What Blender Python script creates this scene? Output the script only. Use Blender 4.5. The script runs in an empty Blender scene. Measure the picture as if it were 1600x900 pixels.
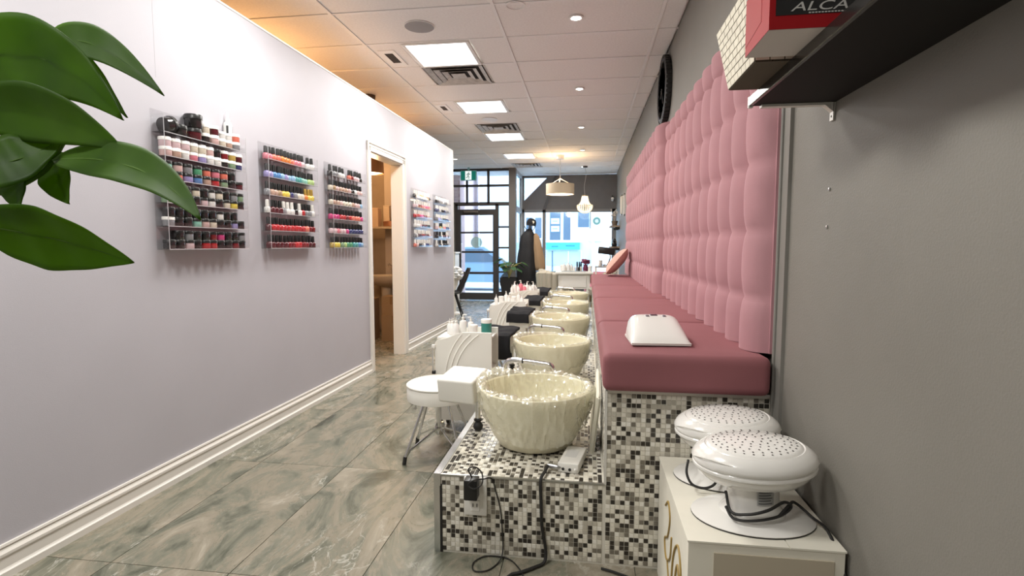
import bpy, bmesh, math, random
from mathutils import Vector, Matrix, Quaternion
random.seed(7)
S = bpy.context.scene
COL = S.collection
# ---------------------------------------------------------------- camera
F_PX, HOR, VPX, CAM_H = 832.0, 383.0, 917.0, 1.27
PITCH = math.atan((450-HOR)/F_PX)
YAW = math.atan((VPX-800)/F_PX*math.cos(PITCH))
FW = Vector((-math.sin(YAW)*math.cos(PITCH), math.cos(YAW)*math.cos(PITCH), -math.sin(PITCH)))
RT = Vector((math.cos(YAW), math.sin(YAW), 0)); UP = RT.cross(FW)
cam = bpy.data.cameras.new('camera'); camo = bpy.data.objects.new('camera', cam); COL.objects.link(camo)
cam.sensor_fit = 'HORIZONTAL'; cam.sensor_width = 36; cam.lens = F_PX/1600*36
cam.clip_start = .02; cam.clip_end = 200
camo.location = (0, 0, CAM_H)
camo.rotation_euler = Matrix((RT, UP, -FW)).transposed().to_euler()
S.camera = camo
def at(u, v, Y):                       # survey helper: the point at distance Y down the room seen at u, v
    d = (u-800)/F_PX*RT + (450-v)/F_PX*UP + FW
    return Vector((0, 0, CAM_H)) + d*(Y/d.y)
# ---------------------------------------------------------------- world, exposure
SKY = 6.0; PANEL_W = 37; POT_W = 7; WARM_W = 40
w = bpy.data.worlds.new('overcast_sky'); S.world = w; w.use_nodes = True
bg = w.node_tree.nodes['Background']; bg.inputs[0].default_value = (.64, .83, 1, 1); bg.inputs[1].default_value = SKY
S.view_settings.view_transform = 'Standard'; S.view_settings.look = 'None'
S.view_settings.exposure = 0.12; S.view_settings.gamma = 1.0; S.view_settings.use_curve_mapping = False
# ---------------------------------------------------------------- materials
MATS = {}
def mat(name, col, rough=.5, metal=0, bump=0, bscale=60, var=0, vscale=8, sheen=0, emit=0, emitcol=None, spec=.5, trans=0, coat=0, sub=0):
    if name in MATS: return MATS[name]
    m = bpy.data.materials.new(name); m.use_nodes = True
    nt = m.node_tree; b = nt.nodes['Principled BSDF']
    b.inputs['Base Color'].default_value = (*col, 1); b.inputs['Roughness'].default_value = rough
    b.inputs['Metallic'].default_value = metal; b.inputs['Specular IOR Level'].default_value = spec
    if trans: b.inputs['Transmission Weight'].default_value = trans
    if coat: b.inputs['Coat Weight'].default_value = coat
    if sheen:
        b.inputs['Sheen Weight'].default_value = sheen; b.inputs['Sheen Roughness'].default_value = .35
        b.inputs['Sheen Tint'].default_value = (min(1, col[0]*1.6), min(1, col[1]*2), min(1, col[2]*2), 1)
    if emit:
        b.inputs['Emission Color'].default_value = (*(emitcol or col), 1); b.inputs['Emission Strength'].default_value = emit
    if bump or var:
        tc = nt.nodes.new('ShaderNodeTexCoord')
        if var:
            n = nt.nodes.new('ShaderNodeTexNoise'); n.inputs['Scale'].default_value = vscale; n.inputs['Detail'].default_value = 5
            nt.links.new(tc.outputs['Object'], n.inputs['Vector'])
            r = nt.nodes.new('ShaderNodeValToRGB')
            r.color_ramp.elements[0].position = .3; r.color_ramp.elements[1].position = .7
            r.color_ramp.elements[0].color = (*[c*(1-var) for c in col], 1); r.color_ramp.elements[1].color = (*[min(1, c*(1+var)) for c in col], 1)
            nt.links.new(n.outputs['Fac'], r.inputs['Fac']); nt.links.new(r.outputs['Color'], b.inputs['Base Color'])
        if bump:
            n2 = nt.nodes.new('ShaderNodeTexNoise'); n2.inputs['Scale'].default_value = bscale; n2.inputs['Detail'].default_value = 4
            nt.links.new(tc.outputs['Object'], n2.inputs['Vector'])
            bp = nt.nodes.new('ShaderNodeBump'); bp.inputs['Strength'].default_value = bump; bp.inputs['Distance'].default_value = .01
            nt.links.new(n2.outputs['Fac'], bp.inputs['Height']); nt.links.new(bp.outputs['Normal'], b.inputs['Normal'])
    MATS[name] = m
    return m
def clear_mat(name, tint, gloss=.08, rough=.05, diffuse=0, dcol=(1, 1, 1), bump=0, bscale=30):   # thin clear sheet
    m = bpy.data.materials.new(name); m.use_nodes = True; nt = m.node_tree
    nt.nodes.remove(nt.nodes['Principled BSDF']); out = nt.nodes['Material Output']
    t = nt.nodes.new('ShaderNodeBsdfTransparent'); t.inputs[0].default_value = (*tint, 1)
    g = nt.nodes.new('ShaderNodeBsdfGlossy'); g.inputs['Roughness'].default_value = rough
    mx = nt.nodes.new('ShaderNodeMixShader')
    fr = nt.nodes.new('ShaderNodeLayerWeight'); fr.inputs['Blend'].default_value = .5
    pw_ = nt.nodes.new('ShaderNodeMath'); pw_.operation = 'POWER'; pw_.inputs[1].default_value = 5; nt.links.new(fr.outputs['Facing'], pw_.inputs[0])   # Schlick reflectance, same from both sides of the sheet
    ad = nt.nodes.new('ShaderNodeMath'); ad.operation = 'MULTIPLY_ADD'; ad.inputs[1].default_value = .6; ad.inputs[2].default_value = gloss; ad.use_clamp = True
    nt.links.new(pw_.outputs[0], ad.inputs[0]); nt.links.new(ad.outputs[0], mx.inputs[0])
    src = t
    if diffuse:
        d = nt.nodes.new('ShaderNodeBsdfDiffuse'); d.inputs[0].default_value = (*dcol, 1)
        m2 = nt.nodes.new('ShaderNodeMixShader'); m2.inputs[0].default_value = diffuse
        nt.links.new(t.outputs[0], m2.inputs[1]); nt.links.new(d.outputs[0], m2.inputs[2]); src = m2
    nt.links.new(src.outputs[0], mx.inputs[1]); nt.links.new(g.outputs[0], mx.inputs[2]); nt.links.new(mx.outputs[0], out.inputs[0])
    if bump:
        tc = nt.nodes.new('ShaderNodeTexCoord'); n2 = nt.nodes.new('ShaderNodeTexNoise'); n2.inputs['Scale'].default_value = bscale; n2.inputs['Detail'].default_value = 3
        n2.inputs['Distortion'].default_value = 1.5
        nt.links.new(tc.outputs['Object'], n2.inputs['Vector'])
        bp = nt.nodes.new('ShaderNodeBump'); bp.inputs['Strength'].default_value = bump; bp.inputs['Distance'].default_value = .02
        nt.links.new(n2.outputs['Fac'], bp.inputs['Height']); nt.links.new(bp.outputs['Normal'], g.inputs['Normal'])
    MATS[name] = m
    return m
def floor_mat():
    m = bpy.data.materials.new('slate_marble_tile'); m.use_nodes = True; nt = m.node_tree; b = nt.nodes['Principled BSDF']
    N = nt.nodes.new; L = nt.links.new
    geo = N('ShaderNodeNewGeometry'); oi = N('ShaderNodeObjectInfo')
    add = N('ShaderNodeVectorMath'); add.operation = 'ADD'
    comb = N('ShaderNodeCombineXYZ')
    mu = N('ShaderNodeMath'); mu.operation = 'MULTIPLY'; mu.inputs[1].default_value = 37
    L(oi.outputs['Random'], mu.inputs[0]); L(mu.outputs[0], comb.inputs[0]); L(mu.outputs[0], comb.inputs[2])
    L(geo.outputs['Position'], add.inputs[0]); L(comb.outputs[0], add.inputs[1])
    mp = N('ShaderNodeMapping'); mp.inputs['Rotation'].default_value = (0, 0, .5); mp.inputs['Scale'].default_value = (1.5, .65, 1)
    L(add.outputs[0], mp.inputs['Vector'])
    n1 = N('ShaderNodeTexNoise'); n1.inputs['Scale'].default_value = 2.4; n1.inputs['Detail'].default_value = 12; n1.inputs['Roughness'].default_value = .70; n1.inputs['Distortion'].default_value = 1.9
    L(mp.outputs[0], n1.inputs['Vector'])
    r = N('ShaderNodeValToRGB'); e = r.color_ramp.elements
    e[0].position = .30; e[0].color = (.045, .048, .032, 1); e[1].position = .74; e[1].color = (.46, .42, .34, 1)
    for p, c in ((.41, (.125, .128, .094)), (.48, (.20, .195, .148)), (.54, (.235, .208, .155)), (.62, (.30, .265, .205))):
        x = e.new(p); x.color = (*c, 1)
    L(n1.outputs['Fac'], r.inputs['Fac'])
    n2 = N('ShaderNodeTexNoise'); n2.inputs['Scale'].default_value = 3.2; n2.inputs['Detail'].default_value = 7; n2.inputs['Distortion'].default_value = 2.2
    L(mp.outputs[0], n2.inputs['Vector'])
    sb = N('ShaderNodeMath'); sb.operation = 'SUBTRACT'; sb.inputs[1].default_value = .5; L(n2.outputs['Fac'], sb.inputs[0])
    ab = N('ShaderNodeMath'); ab.operation = 'ABSOLUTE'; L(sb.outputs[0], ab.inputs[0])
    r2 = N('ShaderNodeValToRGB'); r2.color_ramp.elements[0].color = (.55, .55, .55, 1); r2.color_ramp.elements[1].color = (0, 0, 0, 1); r2.color_ramp.elements[1].position = .012
    L(ab.outputs[0], r2.inputs['Fac'])
    n3 = N('ShaderNodeTexNoise'); n3.inputs['Scale'].default_value = 1.7; n3.inputs['Detail'].default_value = 3; L(mp.outputs[0], n3.inputs['Vector'])
    r3 = N('ShaderNodeValToRGB'); r3.color_ramp.elements[0].position = .48; r3.color_ramp.elements[1].position = .62; L(n3.outputs['Fac'], r3.inputs['Fac'])
    mv = N('ShaderNodeMath'); mv.operation = 'MULTIPLY'; L(r2.outputs['Color'], mv.inputs[0]); L(r3.outputs['Color'], mv.inputs[1])
    mx = N('ShaderNodeMixRGB'); mx.inputs[2].default_value = (.62, .60, .54, 1); L(mv.outputs[0], mx.inputs[0]); L(r.outputs['Color'], mx.inputs[1])
    L(mx.outputs[0], b.inputs['Base Color'])
    rr = N('ShaderNodeMapRange'); rr.inputs['To Min'].default_value = .16; rr.inputs['To Max'].default_value = .38; L(n1.outputs['Fac'], rr.inputs['Value']); L(rr.outputs[0], b.inputs['Roughness'])
    bp = N('ShaderNodeBump'); bp.inputs['Strength'].default_value = .12; bp.inputs['Distance'].default_value = .01; L(n1.outputs['Fac'], bp.inputs['Height']); L(bp.outputs[0], b.inputs['Normal'])
    return m
M_FLOOR = floor_mat()
M_GROUT = mat('dark_grout', (.10, .095, .075), .9)
M_LAV = mat('lavender_paint', (.485, .472, .515), .6, bump=.06, bscale=220, var=.02, vscale=3)
M_GREY = mat('grey_paint', (.205, .192, .168), .6, bump=.12, bscale=180, var=.05, vscale=2.5)
M_BACK = mat('back_wall_paint', (.3, .28, .26), .6)
M_BEIGE = mat('beige_paint', (.36, .30, .24), .7, var=.05)
M_TRIM = mat('white_gloss_trim', (.78, .75, .70), .35)
M_CTILE = mat('mineral_ceiling_tile', (.90, .885, .87), .9, bump=.5, bscale=260, var=.04, vscale=60)
M_TBAR = mat('ceiling_grid_white', (.88, .87, .855), .5)
M_WHITE = mat('white_plastic', (.80, .78, .73), .35)
M_GLOSSW = mat('glossy_white_plastic', (.85, .83, .79), .18, coat=.4)
M_BLACK = mat('black_plastic', (.012, .012, .012), .35)
M_RUBBER = mat('black_rubber', (.015, .014, .013), .6)
M_CHROME = mat('chrome', (.75, .75, .75), .12, metal=1)
M_STEEL = mat('brushed_steel', (.6, .6, .6), .3, metal=1)
M_PINK = mat('pink_velvet_panel', (.47, .24, .265), .8, sheen=.35, bump=.08, bscale=350, var=.05, vscale=5)
M_SEAT = mat('rose_velvet_seat', (.25, .088, .098), .8, sheen=.7, bump=.08, bscale=350, var=.06, vscale=4)
M_VINYL = mat('white_vinyl', (.80, .78, .72), .4, bump=.05, bscale=20)
M_CREAM = mat('cream_acrylic_bowl', (.90, .855, .66), .3)
M_TOWEL = mat('black_terry_towel', (.010, .010, .013), .95, bump=.8, bscale=300)
M_FRAME = mat('dark_bronze_frame', (.045, .04, .04), .45)
M_GREYFAB = mat('grey_bulkhead_paint', (.17, .165, .17), .7, var=.04)
M_GLASS = clear_mat('window_glass', (.93, .97, 1.0), .05)
M_ACRYL = clear_mat('clear_acrylic', (.99, .99, .99), .035)
M_LINER = clear_mat('plastic_liner', (.99, .99, .98), .13, rough=.14, diffuse=.30, dcol=(.97, .935, .75))
M_CARD = mat('white_carton', (.80, .765, .66), .8, var=.05, vscale=6, bump=.05, bscale=40)
M_KRAFT = mat('kraft_carton', (.32, .22, .13), .8)
M_LIGHT = mat('led_diffuser', (1, 1, 1), .5, emit=3.2, emitcol=(1, .985, .95))
M_POT = mat('pot_light_lens', (1, 1, 1), .5, emit=9, emitcol=(1, .95, .86))
# ---------------------------------------------------------------- mesh helpers
class MB:
    def __init__(s): s.v = []; s.f = []; s.mi = []
    def quad(s, pts, mi=0):
        n = len(s.v); s.v += [tuple(p) for p in pts]; s.f.append(tuple(range(n, n+len(pts)))); s.mi.append(mi)
    def box(s, x0, x1, y0, y1, z0, z1, mi=0, M=None):
        n = len(s.v)
        P = [(x0,y0,z0),(x1,y0,z0),(x1,y1,z0),(x0,y1,z0),(x0,y0,z1),(x1,y0,z1),(x1,y1,z1),(x0,y1,z1)]
        if M: P = [tuple(M @ Vector(p)) for p in P]
        s.v += P
        for f in ((0,3,2,1),(4,5,6,7),(0,1,5,4),(1,2,6,5),(2,3,7,6),(3,0,4,7)):
            s.f.append(tuple(n+i for i in f)); s.mi.append(mi)
        return s
    def bbox(s, x0, x1, y0, y1, z0, z1, r=.01, seg=2, mi=0, M=None):       # box with rounded edges
        bm = bmesh.new(); bmesh.ops.create_cube(bm, size=1)
        for v in bm.verts: v.co = Vector(((x0+x1)/2+v.co.x*(x1-x0), (y0+y1)/2+v.co.y*(y1-y0), (z0+z1)/2+v.co.z*(z1-z0)))
        bmesh.ops.bevel(bm, geom=bm.edges[:], offset=r, segments=seg, profile=.5, affect='EDGES')
        s.addbm(bm, mi, M); return s
    def addbm(s, bm, mi=0, M=None):
        n = len(s.v); bm.verts.index_update()
        s.v += [tuple(M @ v.co) if M else tuple(v.co) for v in bm.verts]
        for f in bm.faces: s.f.append(tuple(n+v.index for v in f.verts)); s.mi.append(mi)
        bm.free()
    def tube(s, pts, r, n=8, mi=0, cap=True, closed=False):
        pts = [Vector(p) for p in pts]; k = len(pts); base = len(s.v)
        rs = r if isinstance(r, (list, tuple)) else [r]*k
        up = None
        for i, p in enumerate(pts):
            if closed: t = (pts[(i+1) % k]-pts[i-1]).normalized()
            else: t = (pts[min(i+1, k-1)]-pts[max(i-1, 0)]).normalized()
            if up is None: up = Vector((0, 0, 1)) if abs(t.z) < .9 else Vector((1, 0, 0))
            a = t.cross(up)
            if a.length < 1e-5: a = t.orthogonal()
            a.normalize(); b = a.cross(t).normalized(); up = b
            for j in range(n):
                th = 2*math.pi*j/n; s.v.append(tuple(p + (a*math.cos(th)+b*math.sin(th))*rs[i]))
        for i in range(k if closed else k-1):
            for j in range(n):
                i2 = (i+1) % k
                s.f.append((base+i*n+j, base+i*n+(j+1) % n, base+i2*n+(j+1) % n, base+i2*n+j)); s.mi.append(mi)
        if cap and not closed:
            s.f.append(tuple(base+j for j in range(n))[::-1]); s.mi.append(mi)
            s.f.append(tuple(base+(k-1)*n+j for j in range(n))); s.mi.append(mi)
        return s
    def lathe(s, prof, n=24, c=(0, 0, 0), sx=1, sy=1, mi=0, M=None, caps=True):     # prof: (radius, z) list
        base = len(s.v)
        for (r, z) in prof:
            for j in range(n):
                th = 2*math.pi*j/n; p = Vector((c[0]+r*sx*math.cos(th), c[1]+r*sy*math.sin(th), c[2]+z))
                s.v.append(tuple(M @ p) if M else tuple(p))
        for i in range(len(prof)-1):
            for j in range(n):
                s.f.append((base+i*n+j, base+i*n+(j+1) % n, base+(i+1)*n+(j+1) % n, base+(i+1)*n+j)); s.mi.append(mi)
        if caps:
            if prof[0][0] > 1e-4: s.f.append(tuple(base+j for j in range(n))[::-1]); s.mi.append(mi)
            if prof[-1][0] > 1e-4: s.f.append(tuple(base+(len(prof)-1)*n+j for j in range(n))); s.mi.append(mi)
        return s
    def prism(s, poly, d, mi=0):                # poly: 3D points, extruded by vector d
        n = len(s.v); k = len(poly); d = Vector(d)
        s.v += [tuple(p) for p in poly] + [tuple(Vector(p)+d) for p in poly]
        s.f.append(tuple(range(n, n+k))[::-1]); s.mi.append(mi); s.f.append(tuple(range(n+k, n+2*k))); s.mi.append(mi)
        for i in range(k):
            j = (i+1) % k; s.f.append((n+i, n+j, n+k+j, n+k+i)); s.mi.append(mi)
        return s
    def grid(s, fn, nu, nv, mi=0):
        b = len(s.v)
        for i in range(nu+1):
            for j in range(nv+1): s.v.append(tuple(fn(i/nu, j/nv)))
        for i in range(nu):
            for j in range(nv):
                a = b+i*(nv+1)+j; s.f.append((a, a+nv+1, a+nv+2, a+1)); s.mi.append(mi)
        return s
    def mesh(s, name, mats, smooth=False, off=None):
        me = bpy.data.meshes.new(name)
        v = [(p[0]-off[0], p[1]-off[1], p[2]-off[2]) for p in s.v] if off else s.v
        me.from_pydata(v, [], s.f)
        for m in (mats if isinstance(mats, (list, tuple)) else [mats]): me.materials.append(m)
        if isinstance(mats, (list, tuple)) and len(mats) > 1: me.polygons.foreach_set('material_index', s.mi)
        bm = bmesh.new(); bm.from_mesh(me); bmesh.ops.recalc_face_normals(bm, faces=bm.faces[:]); bm.to_mesh(me); bm.free()
        if smooth:
            me.polygons.foreach_set('use_smooth', [True]*len(me.polygons))
            try: me.set_sharp_from_angle(angle=math.radians(42))
            except Exception: pass
        me.update(); return me
    def build(s, name, mats, parent=None, smooth=False, world=False, loc=None, rel=None):
        off = rel
        if world and parent: off = parent.location
        if loc is not None: off = loc
        o = bpy.data.objects.new(name, s.mesh(name, mats, smooth, off)); COL.objects.link(o)
        if parent: o.parent = parent
        if loc is not None: o.location = loc
        return o
def tag(o, label, cat, group=None):
    o['label'] = label; o['category'] = cat
    if group: o['group'] = group
    return o
def thing(name, label, cat, loc=(0, 0, 0), rz=0, group=None):
    o = bpy.data.objects.new(name, None); COL.objects.link(o); o.location = loc; o.rotation_euler = (0, 0, rz)
    o.empty_display_size = .05
    return tag(o, label, cat, group)
def struct(o): o['kind'] = 'structure'; return o
def obj(name, me, parent=None, loc=(0, 0, 0), rz=0):
    o = bpy.data.objects.new(name, me); COL.objects.link(o); o.location = loc; o.rotation_euler = (0, 0, rz)
    if parent: o.parent = parent
    return o
def lamp(name, typ, loc, energy, col, size=.1, parent=None, spread=None):
    l = bpy.data.lights.new(name, typ); l.energy = energy; l.color = col
    if typ == 'AREA':
        l.shape = 'SQUARE'; l.size = size
        if spread: l.spread = spread
    else: l.shadow_soft_size = size
    o = bpy.data.objects.new(name, l); COL.objects.link(o)
    if parent: o.parent = parent; o.location = Vector(loc)-parent.location
    else: o.location = loc
    return o
def text(name, body, size, loc, rot, m, parent, ext=.0008, shear=0, font_scale=(1, 1, 1)):
    c = bpy.data.curves.new(name, 'FONT'); c.body = body; c.size = size; c.extrude = ext; c.shear = shear
    o = bpy.data.objects.new(name, c); COL.objects.link(o)
    dg = bpy.context.evaluated_depsgraph_get(); me = bpy.data.meshes.new_from_object(o.evaluated_get(dg))
    bpy.data.objects.remove(o); me.materials.clear(); me.materials.append(m)
    n = bpy.data.objects.new(name, me); COL.objects.link(n); n.parent = parent
    n.location = loc; n.rotation_euler = rot; n.scale = font_scale
    return n
def bez(p, n=12):
    p = [Vector(q) for q in p]; out = []
    for i in range(n+1):
        t = i/n
        q = p[:]
        while len(q) > 1: q = [q[k].lerp(q[k+1], t) for k in range(len(q)-1)]
        out.append(q[0])
    return out
def spline(p, n=6):                 # Catmull-Rom through points
    p = [Vector(q) for q in p]; P = [p[0]*2-p[1]] + p + [p[-1]*2-p[-2]]; out = []
    for i in range(1, len(P)-2):
        for k in range(n):
            t = k/n; a, b, c, d = P[i-1], P[i], P[i+1], P[i+2]
            out.append(.5*((2*b)+(c-a)*t+(2*a-5*b+4*c-d)*t*t+(3*b-a-3*c+d)*t**3))
    out.append(p[-1]); return out
# ================================================================ STRUCTURE
CZ = 2.988; WR = .70; YB = -3.2; YF = 12.0; YBAY = 13.3; XL = -4.6
# ---- floor: tiles 0.52 x 1.0, straight joints
fl = struct(MB().box(XL, WR+.1, YB, YBAY+.1, -.12, -.004).build('floor', M_GROUT))
tile_me = {}
xs = [-1.88+.52*k for k in range(-6, 7)]; ys = [1.80+1.0*k for k in range(-5, 13)]
for x in xs:
    for y in ys:
        x0, x1, y0, y1 = max(x, XL), min(x+.52, WR), max(y, YB), min(y+1.0, YBAY)
        if x1-x0 < .03 or y1-y0 < .03: continue
        if x0 > -.6 and y0 > 2.1 and y1 < 7.9: continue
        k = (round(x1-x0, 3), round(y1-y0, 3))
        if k not in tile_me:
            g = .0016
            tile_me[k] = MB().box(g, k[0]-g, g, k[1]-g, -.004, 0).mesh('floor_tile', M_FLOOR)
        obj('floor_tile', tile_me[k], fl, (x0, y0, 0))
# ---- ceiling: lay-in tiles on a white grid
ce = struct(MB().box(XL, WR+.1, YB, YBAY+.1, CZ+.02, CZ+.1).build('ceiling', M_TBAR))
cx = [XL, -4.36, -3.14, -1.915, -.69, .53, WR]
cy = [YB]+[4.52+.615*k for k in range(-12, 15)]+[YBAY]
FIX0, FIX1 = -1.605, -1.0
fix_rows = {4.52: 'L', 5.135: 'V', 6.365: 'L', 7.595: 'V', 8.21: 'L', 10.055: 'L', 11.285: 'V', 2.675: 'L', .83: 'L', -1.015: 'L'}
def row_kind(y):
    for k, v in fix_rows.items():
        if abs(k-y) < .02: return v
ctile = {}
def ceiling_tile(x0, x1, y0, y1):
    k = (round(x1-x0, 3), round(y1-y0, 3))
    if k not in ctile:
        g = .013; b = MB(); b.bbox(g, k[0]-g, g, k[1]-g, 0, .016, .003, 1)
        ctile[k] = b.mesh('ceiling_tile', M_CTILE)
    obj('ceiling_tile', ctile[k], ce, (x0, y0, CZ+.002+random.uniform(-.0015, .0015)))
for i in range(len(cx)-1):
    for j in range(len(cy)-1):
        if cy[j+1]-cy[j] < .05: continue
        if abs(cx[i]+1.915) < .01 and row_kind(cy[j]):
            ceiling_tile(cx[i], FIX0, cy[j], cy[j+1]); ceiling_tile(FIX1, cx[i+1], cy[j], cy[j+1])
        else: ceiling_tile(cx[i], cx[i+1], cy[j], cy[j+1])
runner = MB().box(-.012, .012, YB, YBAY, 0, .012).mesh('grid_runner', M_TBAR)
for x in cx[1:-1]: obj('grid_runner', runner, ce, (x, 0, CZ-.004))
tee = MB().box(XL, WR, -.010, .010, 0, .010).mesh('grid_tee', M_TBAR)
for y in cy[1:-1]: obj('grid_tee', tee, ce, (0, y, CZ-.002))
# ---- right wall, back wall, left outer walls
wr = struct(MB().box(WR, WR+.1, YB, YBAY+.1, -.12, CZ+.02).build('wall_right', M_GREY))
struct(MB().box(XL-.1, WR+.1, YB-.1, YB, -.12, CZ+.02).build('wall_back', M_BACK))
struct(MB().box(XL-.1, XL, YB, YF, -.12, CZ+.02).build('wall_outer', M_BEIGE))
struct(MB().box(WR-.012, WR, 1.985, 2.048, 0, 2.2).bbox(WR-.02, WR-.002, 2.04, 2.055, 0, 2.2, .003, 1).build('trim_1', mat('grey_edge_trim', (.22, .21, .19), .5)))
scr = MB()
for y, z in ((1.683, 1.432), (1.688, 1.323)): scr.lathe([(.006, 0), (.005, .004), (.0, .005)], 8, M=Matrix.Translation((WR, y, z)) @ Matrix.Rotation(-math.pi/2, 4, 'Y'))
scr.build('screw', M_STEEL, wr)
# ---- left partition (about one degree off the room axis), with doorway
LWX0, LWS = -2.2-.0236*1.67, .0236
LWA = -math.atan(LWS)
def LW(y, off=0, z=0): return Vector((LWX0+LWS*y+off, y, z))
DO0, DO1, DOZ = 5.055, 5.915, 2.19; WTOP = 2.70; WEND = 8.08; WT = .115
lw = MB().box(-WT, 0, YB, DO0, 0, WTOP).box(-WT, 0, DO1, WEND, 0, WTOP).box(-WT, 0, DO0, DO1, DOZ, WTOP)
lwo = struct(lw.build('wall_left', M_LAV)); lwo.location = (LWX0, 0, 0); lwo.rotation_euler = (0, 0, LWA)
cap = MB().box(-WT-.004, .004, YB, WEND+.004, WTOP, WTOP+.012).box(-.006, .006, WEND-.01, WEND+.006, 0, WTOP).build('corner_bead', M_TRIM, lwo)
MB().box(0, .0006, 2.506, 2.508, 2.12, WTOP).build('panel_seam', mat('seam_filler', (.46, .45, .48), .8), lwo)
bb_prof = [(0, 0), (.022, 0), (.022, .028), (.016, .034), (.013, .04), (.013, .082), (.017, .088), (.017, .098), (.010, .108), (.007, .118), (.011, .122), (.009, .131), (0, .131)]
for n, (a, b) in enumerate(((YB, DO0-.065), (DO1+.065, WEND))):
    o = struct(MB().prism([(p[0], a, p[1]) for p in bb_prof], (0, b-a, 0)).build('baseboard_left', M_TRIM)); o.location = (LWX0, 0, 0); o.rotation_euler = (0, 0, LWA)
dr = struct(MB().box(-WT-.01, .004, DO0-.001, DO0+.012, 0, DOZ).box(-WT-.01, .004, DO1-.012, DO1+.001, 0, DOZ).box(-WT-.01, .004, DO0, DO1, DOZ-.012, DOZ+.001).build('door_1', M_TRIM))
dr.location = (LWX0, 0, 0); dr.rotation_euler = (0, 0, LWA)
for nm, (y0, y1, z0, z1) in (('casing_side', (DO0-.07, DO0+.004, 0, DOZ+.09)), ('casing_side', (DO1-.004, DO1+.085, 0, DOZ+.09)), ('casing_head', (DO0-.07, DO1+.085, DOZ-.004, DOZ+.09))):
    b = MB().bbox(0, .018, y0, y1, z0, z1, .004, 1)
    if nm == 'casing_head': b.bbox(.014, .027, y0, y1, z1-.022, z1, .004, 1).bbox(.014, .022, y0, y1, z1-.05, z1-.036, .003, 1)
    else:
        o_ = y0 if y0 < DO0 else y1-.02
        b.bbox(.014, .026, o_, o_+.02, z0, z1, .004, 1)
    b.build(nm, M_TRIM, dr)
# room behind the doorway
struct(MB().box(XL, -2.2, 7.62, 7.72, 0, 2.7).build('wall_backroom', M_BEIGE))
struct(MB().box(XL, -2.35, 2.9, 3.0, 0, 2.7).build('wall_backroom_near', M_BEIGE))
struct(MB().box(-2.92, -2.55, 7.48, 7.62, 0, 2.7).build('trim_2', mat('backroom_pillar_paint', (.50, .45, .42), .6)))
# ---------------------------------------------------------------- storefront
def framework(name, plane, bars, m=M_FRAME, d=.06):   # bars: (x0, x1, z0, z1) in plane Y
    b = MB()
    for x0, x1, z0, z1 in bars: b.box(x0, x1, plane-d/2, plane+d/2, z0, z1)
    return b.build(name, m)
def pane(x0, x1, z0, z1, y, parent, name='pane'):
    return MB().box(x0, x1, y-.004, y+.004, z0, z1).build(name, M_GLASS, parent)
fx0, fx1 = -4.6, -1.59
bars = [(fx0, fx1, 2.935, 2.99), (fx0, fx1, 2.585, 2.635), (fx0, fx1, 2.16, 2.24), (-2.99, -2.93, 0, 2.2), (-2.06, -1.985, 0, 2.2), (-2.735, -2.69, 2.2, 2.96), (-2.245, -2.195, 2.2, 2.96),
        (-3.28, -3.22, 2.2, 2.96), (-1.985, -1.74, 1.66, 1.70), (-1.985, -1.74, 1.19, 1.23), (-1.985, -1.74, .64, .68), (-1.985, -1.74, 0, .21), (-1.755, -1.735, 0, 2.2)]
sf = struct(framework('window_1', YF, bars))
for x0, x1 in ((-3.22, -2.735), (-2.69, -2.245), (-2.195, -1.745)):
    for z0, z1 in ((2.635, 2.935), (2.24, 2.585)): pane(x0, x1, z0, z1, YF, sf)
for z0, z1 in ((1.70, 2.16), (1.23, 1.66), (.68, 1.19), (.21, .64)): pane(-1.985, -1.755, z0, z1, YF, sf)
MB().box(-1.745, fx1, YF-.08, YF+.08, 0, 2.99).build('post', mat('taupe_post', (.13, .12, .115), .5), sf)
struct(MB().box(fx0, -2.99, YF-.06, YF+.06, 0, 2.2).build('wall_front_left', mat('storefront_dark_panel', (.10, .095, .09), .6)))
# door
do = struct(framework('door_2', YF-.01, [(-2.93, -2.86, .02, 2.06), (-2.115, -2.06, .02, 2.06), (-2.86, -2.115, 1.95, 2.06), (-2.86, -2.115, 1.535, 1.575), (-2.86, -2.115, 1.09, 1.135), (-2.86, -2.115, .605, .66), (-2.86, -2.115, .02, .18)], M_FRAME, .05))
for z0, z1 in ((1.575, 1.95), (1.135, 1.535), (.66, 1.09), (.18, .605)): pane(-2.86, -2.115, z0, z1, YF-.01, do)
pane(-2.93, -2.06, 2.075, 2.15, YF, do, 'transom_pane')
MB().box(-2.95, -2.05, YF-.03, YF+.03, 2.055, 2.08).build('door_head', M_FRAME, do)
MB().bbox(-2.78, -2.45, YF-.10, YF-.035, 2.0, 2.05, .008, 1).build('door_closer', mat('closer_grey', (.2, .18, .17), .4, metal=.6), do)
MB().tube([(-2.84, YF-.035, .95), (-2.84, YF-.09, .95), (-2.84, YF-.09, 1.3), (-2.84, YF-.035, 1.3)], .012, 8).build('pull_handle', M_STEEL, do, True)
MB().lathe([(.0, 0), (.13, 0), (.13, .001), (0, .001)], 28, M=Matrix.Translation((-2.5, YF-.016, 1.33)) @ Matrix.Rotation(math.pi/2, 4, 'X')).build('round_decal', clear_mat('frosted_decal', (.7, .82, .8), .05, .4, .5, (.5, .62, .6)), do)
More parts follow.
